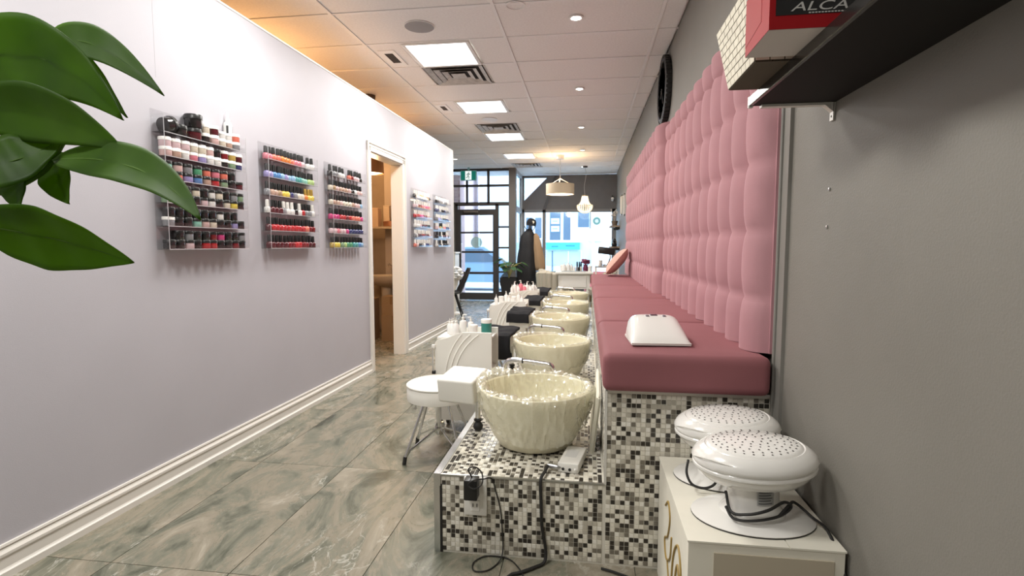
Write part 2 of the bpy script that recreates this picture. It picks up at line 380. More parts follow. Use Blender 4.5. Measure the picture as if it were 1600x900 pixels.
# side return and bay
sr = MB()
for y0, y1, z0, z1 in ((YF+.08, YF+.16, 0, 2.99), (YBAY-.1, YBAY, 0, 2.99), (YF+.08, YBAY, 2.90, 2.99), (YF+.08, YBAY, 2.05, 2.16), (YF+.08, YBAY, 0, .45)):
    sr.box(-1.66, -1.60, y0, y1, z0, z1)
sro = struct(sr.build('window_2', mat('grey_white_frame', (.42, .43, .44), .5)))
MB().box(-1.634, -1.626, YF+.16, YBAY-.1, .45, 2.05).build('pane', M_GLASS, sro); MB().box(-1.634, -1.626, YF+.16, YBAY-.1, 2.16, 2.90).build('pane', M_GLASS, sro)
bw = MB()
tri = [(-1.56, 2.93), (-.99, 2.93), (-1.56, 2.37)]
Y0, Y1 = YBAY, YBAY+.1
bw.prism([(-1.60, Y0, 2.93), (.70, Y0, 2.93), (.70, Y0, 2.99), (-1.60, Y0, 2.99)], (0, .1, 0))
bw.prism([(-.99, Y0, 2.93), (-1.56, Y0, 2.37), (-1.56, Y0, 2.14), (.70, Y0, 2.14), (.70, Y0, 2.93)], (0, .1, 0))
bw.prism([(-1.60, Y0, 2.14), (-1.56, Y0, 2.14), (-1.56, Y0, 2.93), (-1.60, Y0, 2.93)], (0, .1, 0))
bw.box(-1.60, .70, Y0, Y1, 0, .55)
bwo = struct(bw.build('wall_front', M_GREYFAB))
dbar = MB().prism([(-.80, Y0-.02, 2.98), (-.73, Y0-.02, 2.98), (-1.03, Y0-.02, 2.14), (-1.10, Y0-.02, 2.14)], (0, .025, 0)).build('diagonal_batten', mat('dark_batten', (.10, .10, .105), .6), bwo)
bay = MB()
for x0, x1, z0, z1 in ((-1.60, .70, 2.08, 2.15), (-1.60, .70, .55, .62), (-1.60, -1.55, .55, 2.15), (-1.10, -1.02, .55, 2.15), (.60, .70, .55, 2.15)): bay.box(x0, x1, Y0-.01, Y1-.02, z0, z1)
bayo = struct(bay.build('window_3', mat('bay_frame_grey', (.24, .24, .245), .5)))
pane(-1.55, -1.10, .62, 2.08, Y0+.04, bayo); pane(-1.02, .60, .62, 2.08, Y0+.04, bayo)
MB().prism([(x, Y0+.05, z) for x, z in tri], (0, .008, 0)).build('pane', M_GLASS, bayo)
MB().box(-1.60, .70, YBAY-.38, YBAY, .50, .55).build('window_sill', M_TRIM, bayo)
# ================================================================ CEILING FITTINGS
where_light = {4.52: 'beside the nearer square air diffuser', 6.365: 'alone past the nearer square air diffuser', 8.21: 'beside the farther square air diffuser', 10.055: 'nearest the storefront door', 2.675: 'between the round grey speaker and back wall', .83: 'second from the back wall', -1.015: 'closest to the back wall'}
def led_panel(y):
    y1 = y+.615; c = ((FIX0+FIX1)/2, (y+y1)/2, CZ)
    t = thing('led_panel', 'square white ceiling LED panel '+where_light[y], 'ceiling light', c, 0, 'square LED ceiling panels')
    b = MB(); g = .01; w_ = .028
    for a in ((FIX0+g, FIX1-g, y+g, y+g+w_), (FIX0+g, FIX1-g, y1-g-w_, y1-g), (FIX0+g, FIX0+g+w_, y+g+w_, y1-g-w_), (FIX1-g-w_, FIX1-g, y+g+w_, y1-g-w_)): b.box(*a, CZ-.012, CZ+.012)
    b.build('frame', M_WHITE, t, world=True)
    MB().box(FIX0+g+w_, FIX1-g-w_, y+g+w_, y1-g-w_, CZ-.006, CZ+.004).build('diffuser', M_LIGHT, t, world=True)
    lamp('panel_lamp', 'AREA', (c[0], c[1], CZ-.02), PANEL_W, (.985, .97, .915), .54, t)
for y in where_light: led_panel(y)
M_VENT = mat('vent_enamel', (.52, .50, .47), .5, var=.2, vscale=18); M_DUCT = mat('duct_black', (.02, .02, .02), .9)
for y, lb in ((5.135, 'beyond the nearest LED panel'), (7.595, 'between the second and third LED panels'), (11.285, 'close to the storefront door')):
    y1 = y+.615; cxm, cym = (FIX0+FIX1)/2, (y+y1)/2
    t = thing('air_diffuser', 'square louvred metal air diffuser in the ceiling '+lb, 'air vent', (cxm, cym, CZ), 0, 'square air diffusers')
    MB().box(FIX0+.02, FIX1-.02, y+.02, y1-.02, CZ+.012, CZ+.018).build('duct', M_DUCT, t, world=True)
    for k, r in enumerate((.285, .215, .145, .07)):
        b = MB(); ri = r-.045 if r > .1 else 0
        if ri:
            o8 = [(-r, -r), (r, -r), (r, r), (-r, r)]; i8 = [(-ri, -ri), (ri, -ri), (ri, ri), (-ri, ri)]
            for q in range(4):
                A, B_, C_, D = o8[q], o8[(q+1) % 4], i8[(q+1) % 4], i8[q]
                b.prism([(cxm+A[0], cym+A[1], CZ-.008), (cxm+B_[0], cym+B_[1], CZ-.008), (cxm+C_[0], cym+C_[1], CZ+.010), (cxm+D[0], cym+D[1], CZ+.010)], (0, 0, .003))
        else: b.box(cxm-r, cxm+r, cym-r, cym+r, CZ-.006, CZ-.002)
        b.build('louvre_ring', M_VENT, t, world=True)
for (x0, x1, y0, y1), lb in (((-1.86, -1.71, 4.66, 5.05), 'beside the nearest LED panel'), ((-1.86, -1.73, 6.5, 6.84), 'beside the second LED panel')):
    t = thing('return_grille', 'small rectangular dark ceiling grille with white frame '+lb, 'air vent', ((x0+x1)/2, (y0+y1)/2, CZ), 0, 'small ceiling grilles')
    b = MB()
    for a in ((x0, x1, y0, y0+.07), (x0, x1, y1-.07, y1), (x0, x0+.035, y0+.07, y1-.07), (x1-.035, x1, y0+.07, y1-.07)): b.box(*a, CZ-.006, CZ+.002)
    b.build('frame', M_TBAR, t, world=True)
    MB().box(x0+.03, x1-.03, y0+.065, y1-.065, CZ-.002, CZ+.001).build('backing', M_DUCT, t, world=True)
    for k in range(5):
        xx = x0+.03+(k+.5)*(x1-x0-.06)/5
        MB().box(xx-.003, xx+.003, y0+.07, y1-.07, CZ-.006, CZ-.003).build('slat', mat('grille_brown', (.13, .10, .08), .6), t, world=True)
for x, y, r, lb, m in ((-1.325, 4.2, .118, 'round grey in-ceiling speaker in front of the nearest LED panel', mat('speaker_mesh', (.36, .35, .35), .7, bump=.5, bscale=600)), (-1.34, 7.33, .11, 'round white in-ceiling speaker beyond the second LED panel', M_WHITE)):
    t = thing('ceiling_speaker', lb, 'speaker', (x, y, CZ))
    MB().lathe([(r*.96, .0), (r, -.003), (r, -.006), (r*.98, -.008), (r*.96, -.008)], 36, (x, y, CZ)).build('rim', M_TBAR, t, True, world=True)
    MB().lathe([(r*.97, -.008), (r*.5, -.011), (0, -.012)], 36, (x, y, CZ)).build('grille', m, t, True, world=True)
for x, y, lb in ((-.1, 4.2, 'nearest the round grey speaker'), (-.1, 6.05, 'second along the row over the bench'), (-.1, 7.98, 'third along the row over the bench'), (-.1, 9.87, 'beside the drum pendant'), (-.1, 11.94, 'next to the beaded chandelier'), (-2.62, 10.53, 'in front of the green exit sign')):
    t = thing('recessed_light', 'small round recessed ceiling spotlight '+lb, 'ceiling light', (x, y, CZ), 0, 'recessed spotlights')
    MB().lathe([(.035, .0), (.055, -.004), (.055, -.010), (.042, -.012), (.035, -.006)], 24, (x, y, CZ)).build('trim_ring', M_TBAR, t, True, world=True)
    MB().lathe([(.038, -.007), (.02, -.016), (0, -.018)], 20, (x, y, CZ)).build('lens', M_POT, t, True, world=True)
    l = lamp('spot', 'SPOT', (x, y, CZ-.03), POT_W*3, (1, .92, .82), .04, t); l.data.spot_size = 1.7; l.data.spot_blend = .8
# circle mark of a capped opening
tag(MB().lathe([(.068, 0), (.074, -.003), (.074, -.006), (.064, -.006), (.062, 0)], 28, (-.529, 3.939, CZ), caps=False).build('cover_ring', M_TBAR, None, True, loc=(-.529, 3.939, CZ)), 'thin round blank cover plate ring on ceiling before the first spotlight', 'cover plate')
# pendants
t = thing('drum_pendant', 'beige drum shade pendant lamp hanging on a rod near the storefront', 'pendant lamp', (-.525, 10.44, CZ))
x, y = -.525, 10.44
MB().lathe([(.075, 0), (.075, -.07), (.0, -.072)], 24, (x, y, CZ)).build('canopy', M_STEEL, t, True, world=True)
MB().tube([(x, y, CZ-.07), (x, y, 2.42)], .006).build('rod', M_STEEL, t, True, world=True)
M_SHADE = mat('taupe_fabric_shade', (.36, .29, .21), .8, emit=.10, emitcol=(1, .75, .5), bump=.1, bscale=400)
MB().lathe([(.268, 2.445), (.272, 2.445), (.272, 2.245), (.268, 2.245)], 40, (x, y, 0), caps=False).lathe([(.268, 2.245), (.265, 2.445)], 40, (x, y, 0), caps=False).build('lamp_shade', M_SHADE, t, True, world=True)
MB().lathe([(.262, 2.25), (.1, 2.246), (0, 2.245)], 40, (x, y, 0)).build('diffuser', mat('warm_diffuser', (1, 1, 1), .5, emit=2.2, emitcol=(1, .82, .56)), t, True, world=True)
b = MB()
for k in range(3):
    a = k*2.094+.5; b.tube([(x, y, 2.55), (x+.268*math.cos(a), y+.268*math.sin(a), 2.44)], .004, 6)
b.build('spider_frame', M_WHITE, t, True, world=True)
lamp('bulb', 'POINT', (x, y, 2.55), 20, (1, .62, .30), .06, t); lamp('bulb_down', 'POINT', (x, y, 2.2), 8, (1, .75, .5), .1, t)
t = thing('bead_chandelier', 'small lit bead chandelier on a cord before the bay window', 'chandelier', (-.055, 11.9, CZ)); x, y = -.055, 11.9
MB().lathe([(.055, 0), (.05, -.03), (0, -.035)], 20, (x, y, CZ)).build('canopy', M_FRAME, t, True, world=True)
MB().tube(spline([(x, y, CZ-.03), (x+.02, y, 2.8), (x-.015, y, 2.55), (x, y, 2.36)], 5), .006, 6).build('cord', M_STEEL, t, True, world=True)
MB().tube([(x+.172*math.cos(k*.3142), y+.172*math.sin(k*.3142), 2.13) for k in range(20)], .007, 6, closed=True).lathe([(.05, 2.36), (.062, 2.36), (.064, 2.335), (.055, 2.335)], 24, (x, y, 0), caps=False).build('frame', mat('brass_frame', (.35, .28, .18), .4, metal=.7), t, True, world=True)
M_BEAD = mat('lit_beads', (.95, .86, .68), .3, emit=.7, emitcol=(1, .83, .58))
for k in range(22):
    a = k*2*math.pi/22; b = MB()
    for q in range(8):
        u = q/7; r = .062+.035*u+.065*u**5; b.lathe([(0, -.013), (.011, 0), (0, .013)], 6, (x+r*math.cos(a), y+r*math.sin(a), 2.33-.19*u))
    for q in range(9):
        u = q/8; r = .168*math.cos(u*1.35); b.lathe([(0, -.013), (.014, 0), (0, .013)], 6, (x+r*math.cos(a), y+r*math.sin(a), 2.13-.15*math.sin(u*1.5)))
    b.build('bead_strand', M_BEAD, t, world=True)['kind'] = 'stuff'
lamp('bulb', 'POINT', (x, y, 2.2), 5, (1, .8, .55), .05, t)
# back-room pendant: warm light over the partition
t = thing('dome_pendant', 'brown dome pendant lamp with glowing rim seen through the doorway', 'pendant lamp', (-2.50, 6.0, CZ)); x, y = -2.50, 6.0
MB().lathe([(.07, 0), (.065, -.05), (0, -.055)], 20, (x, y, CZ)).build('canopy', mat('dark_brown_metal', (.06, .035, .02), .5), t, True, world=True)
MB().tube([(x, y, CZ-.05), (x, y, 2.36)], .005, 6).build('cord', M_BLACK, t, True, world=True)
MB().lathe([(.03, 2.38), (.09, 2.37), (.14, 2.30), (.15, 2.10), (.146, 2.10), (.136, 2.29), (.085, 2.355)], 28, (x, y, 0), caps=False).build('lamp_shade', mat('brown_shade', (.20, .10, .04), .5), t, True, world=True)
MB().lathe([(.142, 2.115), (.07, 2.095), (0, 2.09)], 24, (x, y, 0)).build('diffuser', mat('amber_glow', (1, .9, .7), .5, emit=2.5, emitcol=(1, .80, .5)), t, True, world=True)
lamp('bulb', 'POINT', (x, y, 2.06), 10, (1, .62, .3), .08, t)
for yy, en in ((4.3, WARM_W), (6.7, WARM_W*.5)):
    t = thing('uplight_pendant', 'warm globe lamp behind the partition '+('near the wall' if yy < 5 else 'in the far corner'), 'pendant lamp', (-3.1, yy, CZ))
    MB().tube([(-3.1, yy, CZ), (-3.1, yy, 2.3)], .005, 6).build('cord', M_BLACK, t, world=True)
    MB().lathe([(0, -.1), (.07, -.07), (.1, 0), (.07, .07), (0, .1)], 20, (-3.1, yy, 2.2)).build('globe', mat('amber_globe', (1, .8, .5), .5, emit=3, emitcol=(1, .6, .25)), t, True, world=True)
    lamp('bulb', 'POINT', (-3.1, yy, 2.42), en, (1, .52, .2), .1, t)
# exit sign
t = thing('exit_sign', 'lit green and blue running man exit sign hanging by the storefront', 'exit sign', (-2.62, 11.75, CZ))
MB().bbox(-2.80, -2.44, 11.72, 11.78, 2.70, 2.92, .008, 1).box(-2.64, -2.60, 11.74, 11.76, 2.92, CZ).build('housing', mat('sign_housing', (.25, .45, .45), .4), t, world=True)
for x0, x1, m in ((-2.785, -2.69, mat('sign_green', (.0, .22, .17), .4, emit=.25, emitcol=(0, .25, .2))), (-2.55, -2.455, MATS['sign_green']), (-2.69, -2.55, mat('sign_white', (.9, .95, .95), .4, emit=.7, emitcol=(.85, 1, 1)))):
    MB().box(x0, x1, 11.715, 11.72, 2.715, 2.905).build('panel', m, t, world=True)
man = MB(); yy = 11.712
man.lathe([(0, -.012), (.012, 0), (0, .012)], 8, (-2.612, yy, 2.875))
for p in ([(-2.612, yy, 2.86), (-2.625, yy, 2.80)], [(-2.625, yy, 2.80), (-2.60, yy, 2.775), (-2.612, yy, 2.735)], [(-2.625, yy, 2.80), (-2.645, yy, 2.765), (-2.672, yy, 2.76)], [(-2.612, yy, 2.85), (-2.585, yy, 2.83), (-2.575, yy, 2.845)], [(-2.614, yy, 2.85), (-2.645, yy, 2.84), (-2.655, yy, 2.815)]): man.tube(p, .008, 6)
man.build('running_figure', mat('sign_dark', (.0, .05, .05), .5), t, world=True)
# ================================================================ STREET
gnd = struct(MB().box(-16, 14, YBAY+.1, 23, -.2, -.12).box(-16, XL, 11, YBAY+.1, -.2, -.12).build('floor_street', mat('snowy_asphalt', (.52, .55, .6), .8, var=.25, vscale=1.2)))
struct(MB().box(-4.55, -1.66, YF+.06, YBAY+1.6, -.12, -.03).build('floor_sidewalk', mat('sidewalk_concrete', (.6, .6, .6), .8)))
FB = 21.0
bl = thing('shop_building', 'pale two storey building across the street with turquoise sign band', 'building', (0, FB, -.12))
M_FAC = mat('pale_siding', (.60, .66, .72), .7, var=.04); M_FACW = mat('white_window_trim', (.85, .87, .88), .6); M_DG = mat('dark_street_glass', (.10, .14, .19), .12); M_TURQ = mat('turquoise_sign_board', (.05, .52, .58), .5)
MB().box(-4.25, 6, FB, FB+3, -.12, 7).build('wall', M_FAC, bl, world=True)
def fac(name, u0, u1, v0, v1, m, dy=.05, parent=None):
    a = at(u0, v1, FB-dy); b = at(u1, v0, FB-dy)
    return MB().box(a.x, b.x, FB-dy, FB+.02, a.z, b.z).build(name, m, parent or bl, world=(parent is None))
for u0, u1, v0, v1 in ((859, 876, 332, 375), (880, 891.5, 332, 375), (903, 921, 320, 355), (822, 832, 340, 372), (836, 846, 340, 372)):
    fr = fac('window_surround', u0-2.2, u1+2.2, v0-2.2, v1+2.2, M_FACW, .06)
    a = at(u0, v1, FB-.1); b = at(u1, v0, FB-.1)
    MB().box(a.x, b.x, FB-.08, FB-.03, a.z, b.z).build('window', M_DG, bl, world=True)
    if u0 == 859:
        for v in (341, 353):
            p = at(861, v+9, FB-.1); q = at(874, v, FB-.1); MB().box(p.x, q.x, FB-.1, FB-.07, p.z, q.z).build('notice', mat('mint_notice', (.6, .85, .85), .6), bl, world=True)
            p = at(863, v+5, FB-.12); q = at(871, v+4, FB-.12); MB().box(p.x, q.x, FB-.11, FB-.09, p.z, q.z).build('notice_line', M_TURQ, bl, world=True)
fac('sign_board', 853, 906, 379, 390, M_TURQ, .16); fac('sign_rim', 851, 908, 376.5, 379, M_FACW, .2)
fac('sign_lettering', 862, 872, 384, 386, mat('sign_ink', (.02, .2, .25), .6), .18); fac('sign_lettering', 884, 898, 383, 385, MATS['sign_ink'], .18)
fac('shop_window', 854, 908, 393, 414, mat('pale_shop_glass', (.42, .52, .60), .15), .03)
for u in (863, 888, 908): fac('shop_mullion', u-.8, u+.8, 392, 428, M_FACW if u != 863 else M_DG, .06)
fac('door_surround', 921, 942, 330, 377, M_FACW, .06); dd = fac('door', 924, 938.5, 332, 375, mat('grey_lilac_door', (.62, .62, .68), .5), .09)
c = at(932.5, 345, FB-.15); MB().tube([(c.x+.11*math.cos(k*math.pi/8), FB-.14, c.z+.11*math.sin(k*math.pi/8)) for k in range(16)], .035, 7, closed=True).build('wreath', mat('wreath_green', (.10, .16, .12), .9, bump=1, bscale=80), bl, True, world=True)
for v in (358, 366): fac('door_panel', 926, 936, v, v+5, mat('door_panel_shade', (.5, .5, .56), .5), .10)
p0 = at(903, 357, FB-.6); p1 = at(921, 375, FB-.6)
rl = thing('balustrade', 'white porch balustrade and stair rail across the street', 'railing', (p0.x, FB-.6, -.12))
MB().box(p0.x, p1.x, FB-.63, FB-.57, p0.z-.06, p0.z).build('rail', M_FACW, rl, world=True); MB().box(p0.x, p1.x, FB-.63, FB-.57, p1.z, p1.z+.06).build('rail', M_FACW, rl, world=True)
for k in range(6):
    xx = p0.x+.03+k*(p1.x-p0.x-.06)/5; MB().box(xx-.022, xx+.022, FB-.62, FB-.58, p1.z, p0.z).build('baluster', M_FACW, rl, world=True)
q0 = at(921, 360, FB-.6); q1 = at(918, 412, FB-1.6)
MB().tube([q0, (q0.x+.15, FB-.9, 1.4), (q0.x+.2, FB-1.2, .6), (q0.x+.25, FB-1.3, -.1)], .045, 6).build('stair_rail', M_FACW, rl, world=True)
for k in range(7): MB().box(q0.x+.1, q0.x+1.6, FB-.4-.28*(k+1), FB-.4-.28*k, -.12, 1.25-.19*k).build('step', M_FACW, rl, world=True)
# neighbours seen through the door
b2 = thing('brick_house', 'pink brick house with gabled front seen through the glass door', 'building', (-4.6, 20, -.12))
MB().box(-7.5, -4.5, 19.6, 22, -.12, 5).build('wall', mat('faded_brick', (.58, .42, .42), .8, var=.12, vscale=14), b2, world=True)
MB().prism([(-7.7, 19.5, 4.2), (-4.32, 19.5, 4.2), (-5.9, 19.5, 6.2)], (0, 2.5, 0)).build('gable', mat('grey_gable', (.5, .53, .57), .7), b2, world=True)
MB().box(-6.3, -5.7, 19.52, 19.62, 1.0, 2.6).build('window', M_DG, b2, world=True)
bp = thing('brick_pier', 'pink brick pier beside the glass entrance door', 'pier', (-3.33, 13.25, -.12))
MB().box(-3.55, -3.12, 13.0, 13.5, -.12, 3.2).build('shaft', mat('brick_pier_red', (.50, .33, .32), .8), bp, world=True)
for r_ in range(40):
    for k in range(2+r_ % 2):
        xx = -3.55+.2*k-(.1 if r_ % 2 else 0); MB().box(max(xx, -3.555), min(xx+.19, -3.115), 12.985, 13.0, -.1+r_*.08, -.03+r_*.08).build('brick', mat('brick_face', (.60, .42, .40), .8), bp, world=True)
car = thing('parked_car', 'blue grey car parked at the kerb outside the door', 'car', (-3.55, 16.2, -.12))
M_CAR = mat('car_paint', (.22, .34, .48), .2, coat=.6)
sec = [(-2.2, .3), (-2.2, .72), (-1.5, .85), (-.85, 1.32), (.55, 1.34), (1.25, .9), (2.1, .8), (2.2, .3)]
MB().prism([(-3.55+x_, 15.4, z_-.12) for x_, z_ in sec], (0, 1.6, 0)).build('body', M_CAR, car, world=True)
MB().prism([(-3.55+x_, 15.38, z_-.12) for x_, z_ in ((-1.3, .88), (-.78, 1.26), (.5, 1.28), (1.05, .9))], (0, .03, 0)).build('side_window', M_DG, car, world=True)
for wx in (-1.35, 1.35):
    MB().lathe([(.32, 0), (.32, .2), (.2, .2)], 20, M=Matrix.Translation((-3.55+wx, 15.36, .2)) @ Matrix.Rotation(-math.pi/2, 4, 'X')).build('wheel', M_RUBBER, car, True, world=True)
# ================================================================ BENCH + PLATFORM
PX0, PX1, PY0, PY1, PZ = -.585, .08, 2.06, 8.1, .33
BX1, BY1, BZ = WR-.002, 7.6, .715
MT = [mat('mosaic_cream', (.76, .72, .62), .25), mat('mosaic_stone', (.50, .465, .39), .35), mat('mosaic_taupe', (.19, .17, .135), .25), mat('mosaic_dark', (.035, .030, .024), .18), mat('mosaic_pearl', (.83, .80, .72), .15)]
M_MGROUT = mat('mosaic_grout', (.66, .63, .55), .9)
TP = .01865
def mosaic(b, origin, du, dv, nrm, nu, nv, rnd):
    o, du, dv, n = Vector(origin), Vector(du), Vector(dv), Vector(nrm)
    for i in range(nu):
        for j in range(nv):
            r = rnd.random(); mi = 3 if r < .25 else 2 if r < .40 else 1 if r < .60 else 0 if r < .88 else 4
            a = .055; h = .0022
            P = [o+du*(i+p)+dv*(j+q) for p, q in ((a, a), (1-a, a), (1-a, 1-a), (a, 1-a))]
            T = [o+du*(i+p)+dv*(j+q)+n*h for p, q in ((a+.05, a+.05), (.95-a, a+.05), (.95-a, .95-a), (a+.05, .95-a))]
            k = len(b.v); b.v += [tuple(p) for p in P+T]
            b.f += [(k+4, k+5, k+6, k+7), (k, k+1, k+5, k+4), (k+1, k+2, k+6, k+5), (k+2, k+3, k+7, k+6), (k+3, k, k+4, k+7)]; b.mi += [mi]*5
def stuff_mesh(b, name, parent):
    me = bpy.data.meshes.new(name); me.from_pydata([(v[0]-parent.location.x, v[1]-parent.location.y, v[2]-parent.location.z) for v in b.v], [], b.f)
    for m in MT: me.materials.append(m)
    me.polygons.foreach_set('material_index', b.mi); me.update()
    o = bpy.data.objects.new(name, me); COL.objects.link(o); o.parent = parent; o['kind'] = 'stuff'; return o
rnd = random.Random(3)
pf = thing('pedicure_platform', 'low mosaic tiled platform carrying the cream foot bowls', 'platform', ((PX0+PX1)/2, PY0, 0))
MB().box(PX0, PX1, PY0, PY1, 0, PZ).build('core', M_MGROUT, pf, world=True)
b = MB(); nu = int((PX1-PX0)/TP)
mosaic(b, (PX0+.004, PY0, .008), (TP, 0, 0), (0, 0, TP), (0, -1, 0), nu, 17, rnd)
stuff_mesh(b, 'front_mosaic', pf)
b = MB(); mosaic(b, (PX0+.004, PY0+.01, PZ), (TP, 0, 0), (0, TP, 0), (0, 0, 1), nu, int((PY1-PY0)/TP)-1, rnd)
stuff_mesh(b, 'top_mosaic', pf)
MB().box(PX0-.028, PX0, PY0-.006, PY1, PZ-.045, PZ+.006).box(PX0-.028, PX0-.003, PY0-.006, PY0+.03, 0, PZ-.045).build('edge_strip', mat('polished_steel_edge', (.66, .67, .69), .22, metal=1), pf, world=True)
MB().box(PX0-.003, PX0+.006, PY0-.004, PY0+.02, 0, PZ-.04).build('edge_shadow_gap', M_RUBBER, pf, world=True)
MB().box(PX0, PX1, PY0-.005, PY0+.006, PZ-.002, PZ+.004).build('front_trim', M_STEEL, pf, world=True)
bn = thing('bench', 'long mosaic tiled bench base along the grey wall under pink cushions', 'bench', ((PX1+BX1)/2, PY0, 0))
MB().box(PX1, BX1, PY0, BY1, 0, BZ).build('core', M_MGROUT, bn, world=True)
b = MB(); mosaic(b, (PX1+.004, PY0, .008), (TP, 0, 0), (0, 0, TP), (0, -1, 0), int((BX1-PX1)/TP), 37, rnd)
stuff_mesh(b, 'end_mosaic', bn)
b = MB(); mosaic(b, (PX1, PY0+.01, PZ+.006), (0, TP, 0), (0, 0, TP), (-1, 0, 0), int((BY1-PY0)/TP)-1, 20, rnd)
stuff_mesh(b, 'riser_mosaic', bn)
M_CTRIM = mat('corner_tile_trim', (.62, .6, .55), .4)
MB().box(PX1-.004, PX1+.006, PY0-.004, PY0+.006, PZ, BZ).box(PX1, BX1, PY0-.004, PY0+.01, BZ-.008, BZ).box(BX1-.012, BX1, PY0-.004, PY0+.006, 0, BZ).build('corner_trim', M_CTRIM, bn, world=True)
# seat cushions
def cushion_mesh(L, W, H):
    r = .03
    def sd(a, n): return a
    b = MB(); bm = bmesh.new(); bmesh.ops.create_cube(bm, size=1)
    for v in bm.verts: v.co = Vector((v.co.x*W, v.co.y*L, v.co.z*H+H/2))
    bmesh.ops.bevel(bm, geom=bm.edges[:], offset=r, segments=4, profile=.55, affect='EDGES')
    bmesh.ops.triangulate(bm, faces=[f for f in bm.faces if len(f.verts) > 4])
    top = [e for e in bm.edges if e.calc_length() > .08]
    bmesh.ops.subdivide_edges(bm, edges=top, cuts=10, use_grid_fill=True)
    for v in bm.verts:
        if v.co.z > H*.8:
            v.co.z += .010*(1-(2*v.co.x/W)**2)*(1-(2*v.co.y/L)**2) + .0012*math.sin(v.co.y*34+v.co.x*11)
    b.addbm(bm); return b
seams = [2.005, 2.92, 4.22, 5.50, 7.6]
sl = ['with the white nail lamp on it', 'second along from the white nail lamp', 'third along from the white nail lamp', 'with the leaning pillow on it']
for k in range(4):
    a, c_ = seams[k]+.003, seams[k+1]-.003
    o = cushion_mesh(c_-a, .605, .145).build('seat_cushion', M_SEAT, None, True); o.location = (.065+.3025, (a+c_)/2, BZ+.001)
    tag(o, 'thick rose velvet bench seat cushion '+sl[k], 'cushion', 'bench seat cushions')
# tufted back panels
ROWS = [.864, 1.07, 1.325, 1.58, 1.835, 2.09, 2.235]
def back_panel(y0, y1, ncol, top=0, lob=.075, base=.012):
    L = y1-y0; zs = [z+(top if z > 2.2 else 0) for z in ROWS]; nr = len(zs)-1; nu, nv = ncol*14, nr*12
    ztop = zs[-1]; z0 = zs[0]
    def fn(u, v):
        y = y0+L*u; a = (u*ncol) % 1.0 if u < 1 else 1.0
        rr = v*nr; j = min(int(rr), nr-1); bfr = rr-j; z = zs[j]+(zs[j+1]-zs[j])*bfr
        ca = abs(2*a-1); cb = abs(2*bfr-1)
        if j == nr-1: cb = max(0, 1-2*bfr)
        if j == 0: cb = max(0, 2*bfr-1)
        fa = max(0, math.sin(math.pi*a))**(.55+.4*cb**3)        # deep upright channels
        fb = .86+.14*(1-cb**2.6)-.03*cb**14          # each lobe swells between two rows of tufts
        x = lob*fa*fb
        e = min(u, 1-u)*L
        ed = min(1, e/.035); ex = (1-(1-ed)**2)**.5
        et = min(1, (ztop-z)/.05); ext = (1-(1-et)**2)**.5
        d = (base+x)*min(ex, 1)*ext
        return Vector((WR-.004-d, y, z))
    b = MB(); b.grid(fn, nu, nv)
    b.box(WR-.02, WR-.003, y0, y1, z0, ztop)
    return b
pl = [(2.08, 3.152, 5, 'nearest the storage shelf'), (3.168, 4.51, 6, 'under the wall clock'), (4.545, 5.895, 6, 'just past the wall clock'), (5.905, 7.30, 6, 'next to the leaning pillow'), (7.31, 8.0, 3, 'at the window end behind the pillow')]
for k, (y0, y1, n, lb) in enumerate(pl):
    o = back_panel(y0, y1, n, .05 if k >= 2 else 0, .085, .008 if k < 2 else .06).build('tufted_back_panel', M_PINK, None, True, loc=(WR, (y0+y1)/2, .864))
    for p in o.data.polygons: p.use_smooth = True
    tag(o, 'pink velvet biscuit tufted wall panel '+lb, 'wall panel', 'tufted panels above the bench')
# pillow
def pillow(name, m, w_, h_, t_):
    def fn(u, v):
        a, b_ = 2*u-1, 2*v-1
        return a, b_
    b = MB()
    for sg in (1, -1):
        def f2(u, v, sg=sg):
            a, c_ = 2*u-1, 2*v-1; th = t_*((1-abs(a)**2.5)*(1-abs(c_)**2.5))**.6
            k = 1-.06*(1-abs(a)**2)*0
            return Vector((a*w_/2*(1-.05*c_*c_), sg*th/2, h_/2*c_*(1-.05*a*a)+h_/2))
        b.grid(f2, 14, 14)
    return b.build(name, m, None, True)
pw = pillow('throw_pillow', mat('blush_pillow_fabric', (.66, .40, .33), .8, sheen=.3, bump=.15, bscale=200), .45, .42, .15)
pw.location = (.255, 7.05, .895); pw.rotation_mode = 'QUATERNION'; pw.rotation_quaternion = (Matrix.Rotation(math.radians(40), 4, 'Y') @ Matrix.Rotation(math.radians(84), 4, 'Z')).to_quaternion(); tag(pw, 'blush pink throw pillow leaning at the far end of bench', 'pillow')
# wall clock
ck = thing('wall_clock', 'round black tyre rimmed wall clock with white face above the pink panels', 'clock', (WR, 5.06, 2.64))
Mk = Matrix.Translation((WR, 5.06, 2.655)) @ Matrix.Rotation(-math.pi/2, 4, 'Y')
MB().lathe([(.20, 0), (.285, 0), (.295, .016), (.292, .040), (.275, .052), (.248, .054), (.242, .044), (.20, .03)], 48, M=Mk).build('rim', M_RUBBER, ck, True, world=True)
for k in range(48):
    a = k*2*math.pi/48; MB().box(.288, .299, -.012, .012, .008, .05, M=Mk @ Matrix.Rotation(a, 4, 'Z')).build('tread', M_RUBBER, ck, world=True)
MB().lathe([(.244, .046), (0, .046)], 40, M=Mk).build('face', mat('clock_face', (.75, .74, .71), .4), ck, world=True)
for nm, ln, a, w_ in (('hour_hand', .10, .6, .007), ('minute_hand', .17, 2.2, .005)): MB().box(-w_, w_, -.02, ln, .048, .051, M=Mk @ Matrix.Rotation(a, 4, 'Z')).build(nm, M_BLACK, ck, world=True)
for k in range(12): MB().box(-.004, .004, .195, .228, .0462, .048, M=Mk @ Matrix.Rotation(k*math.pi/6, 4, 'Z')).build('hour_mark', M_BLACK, ck, world=True)
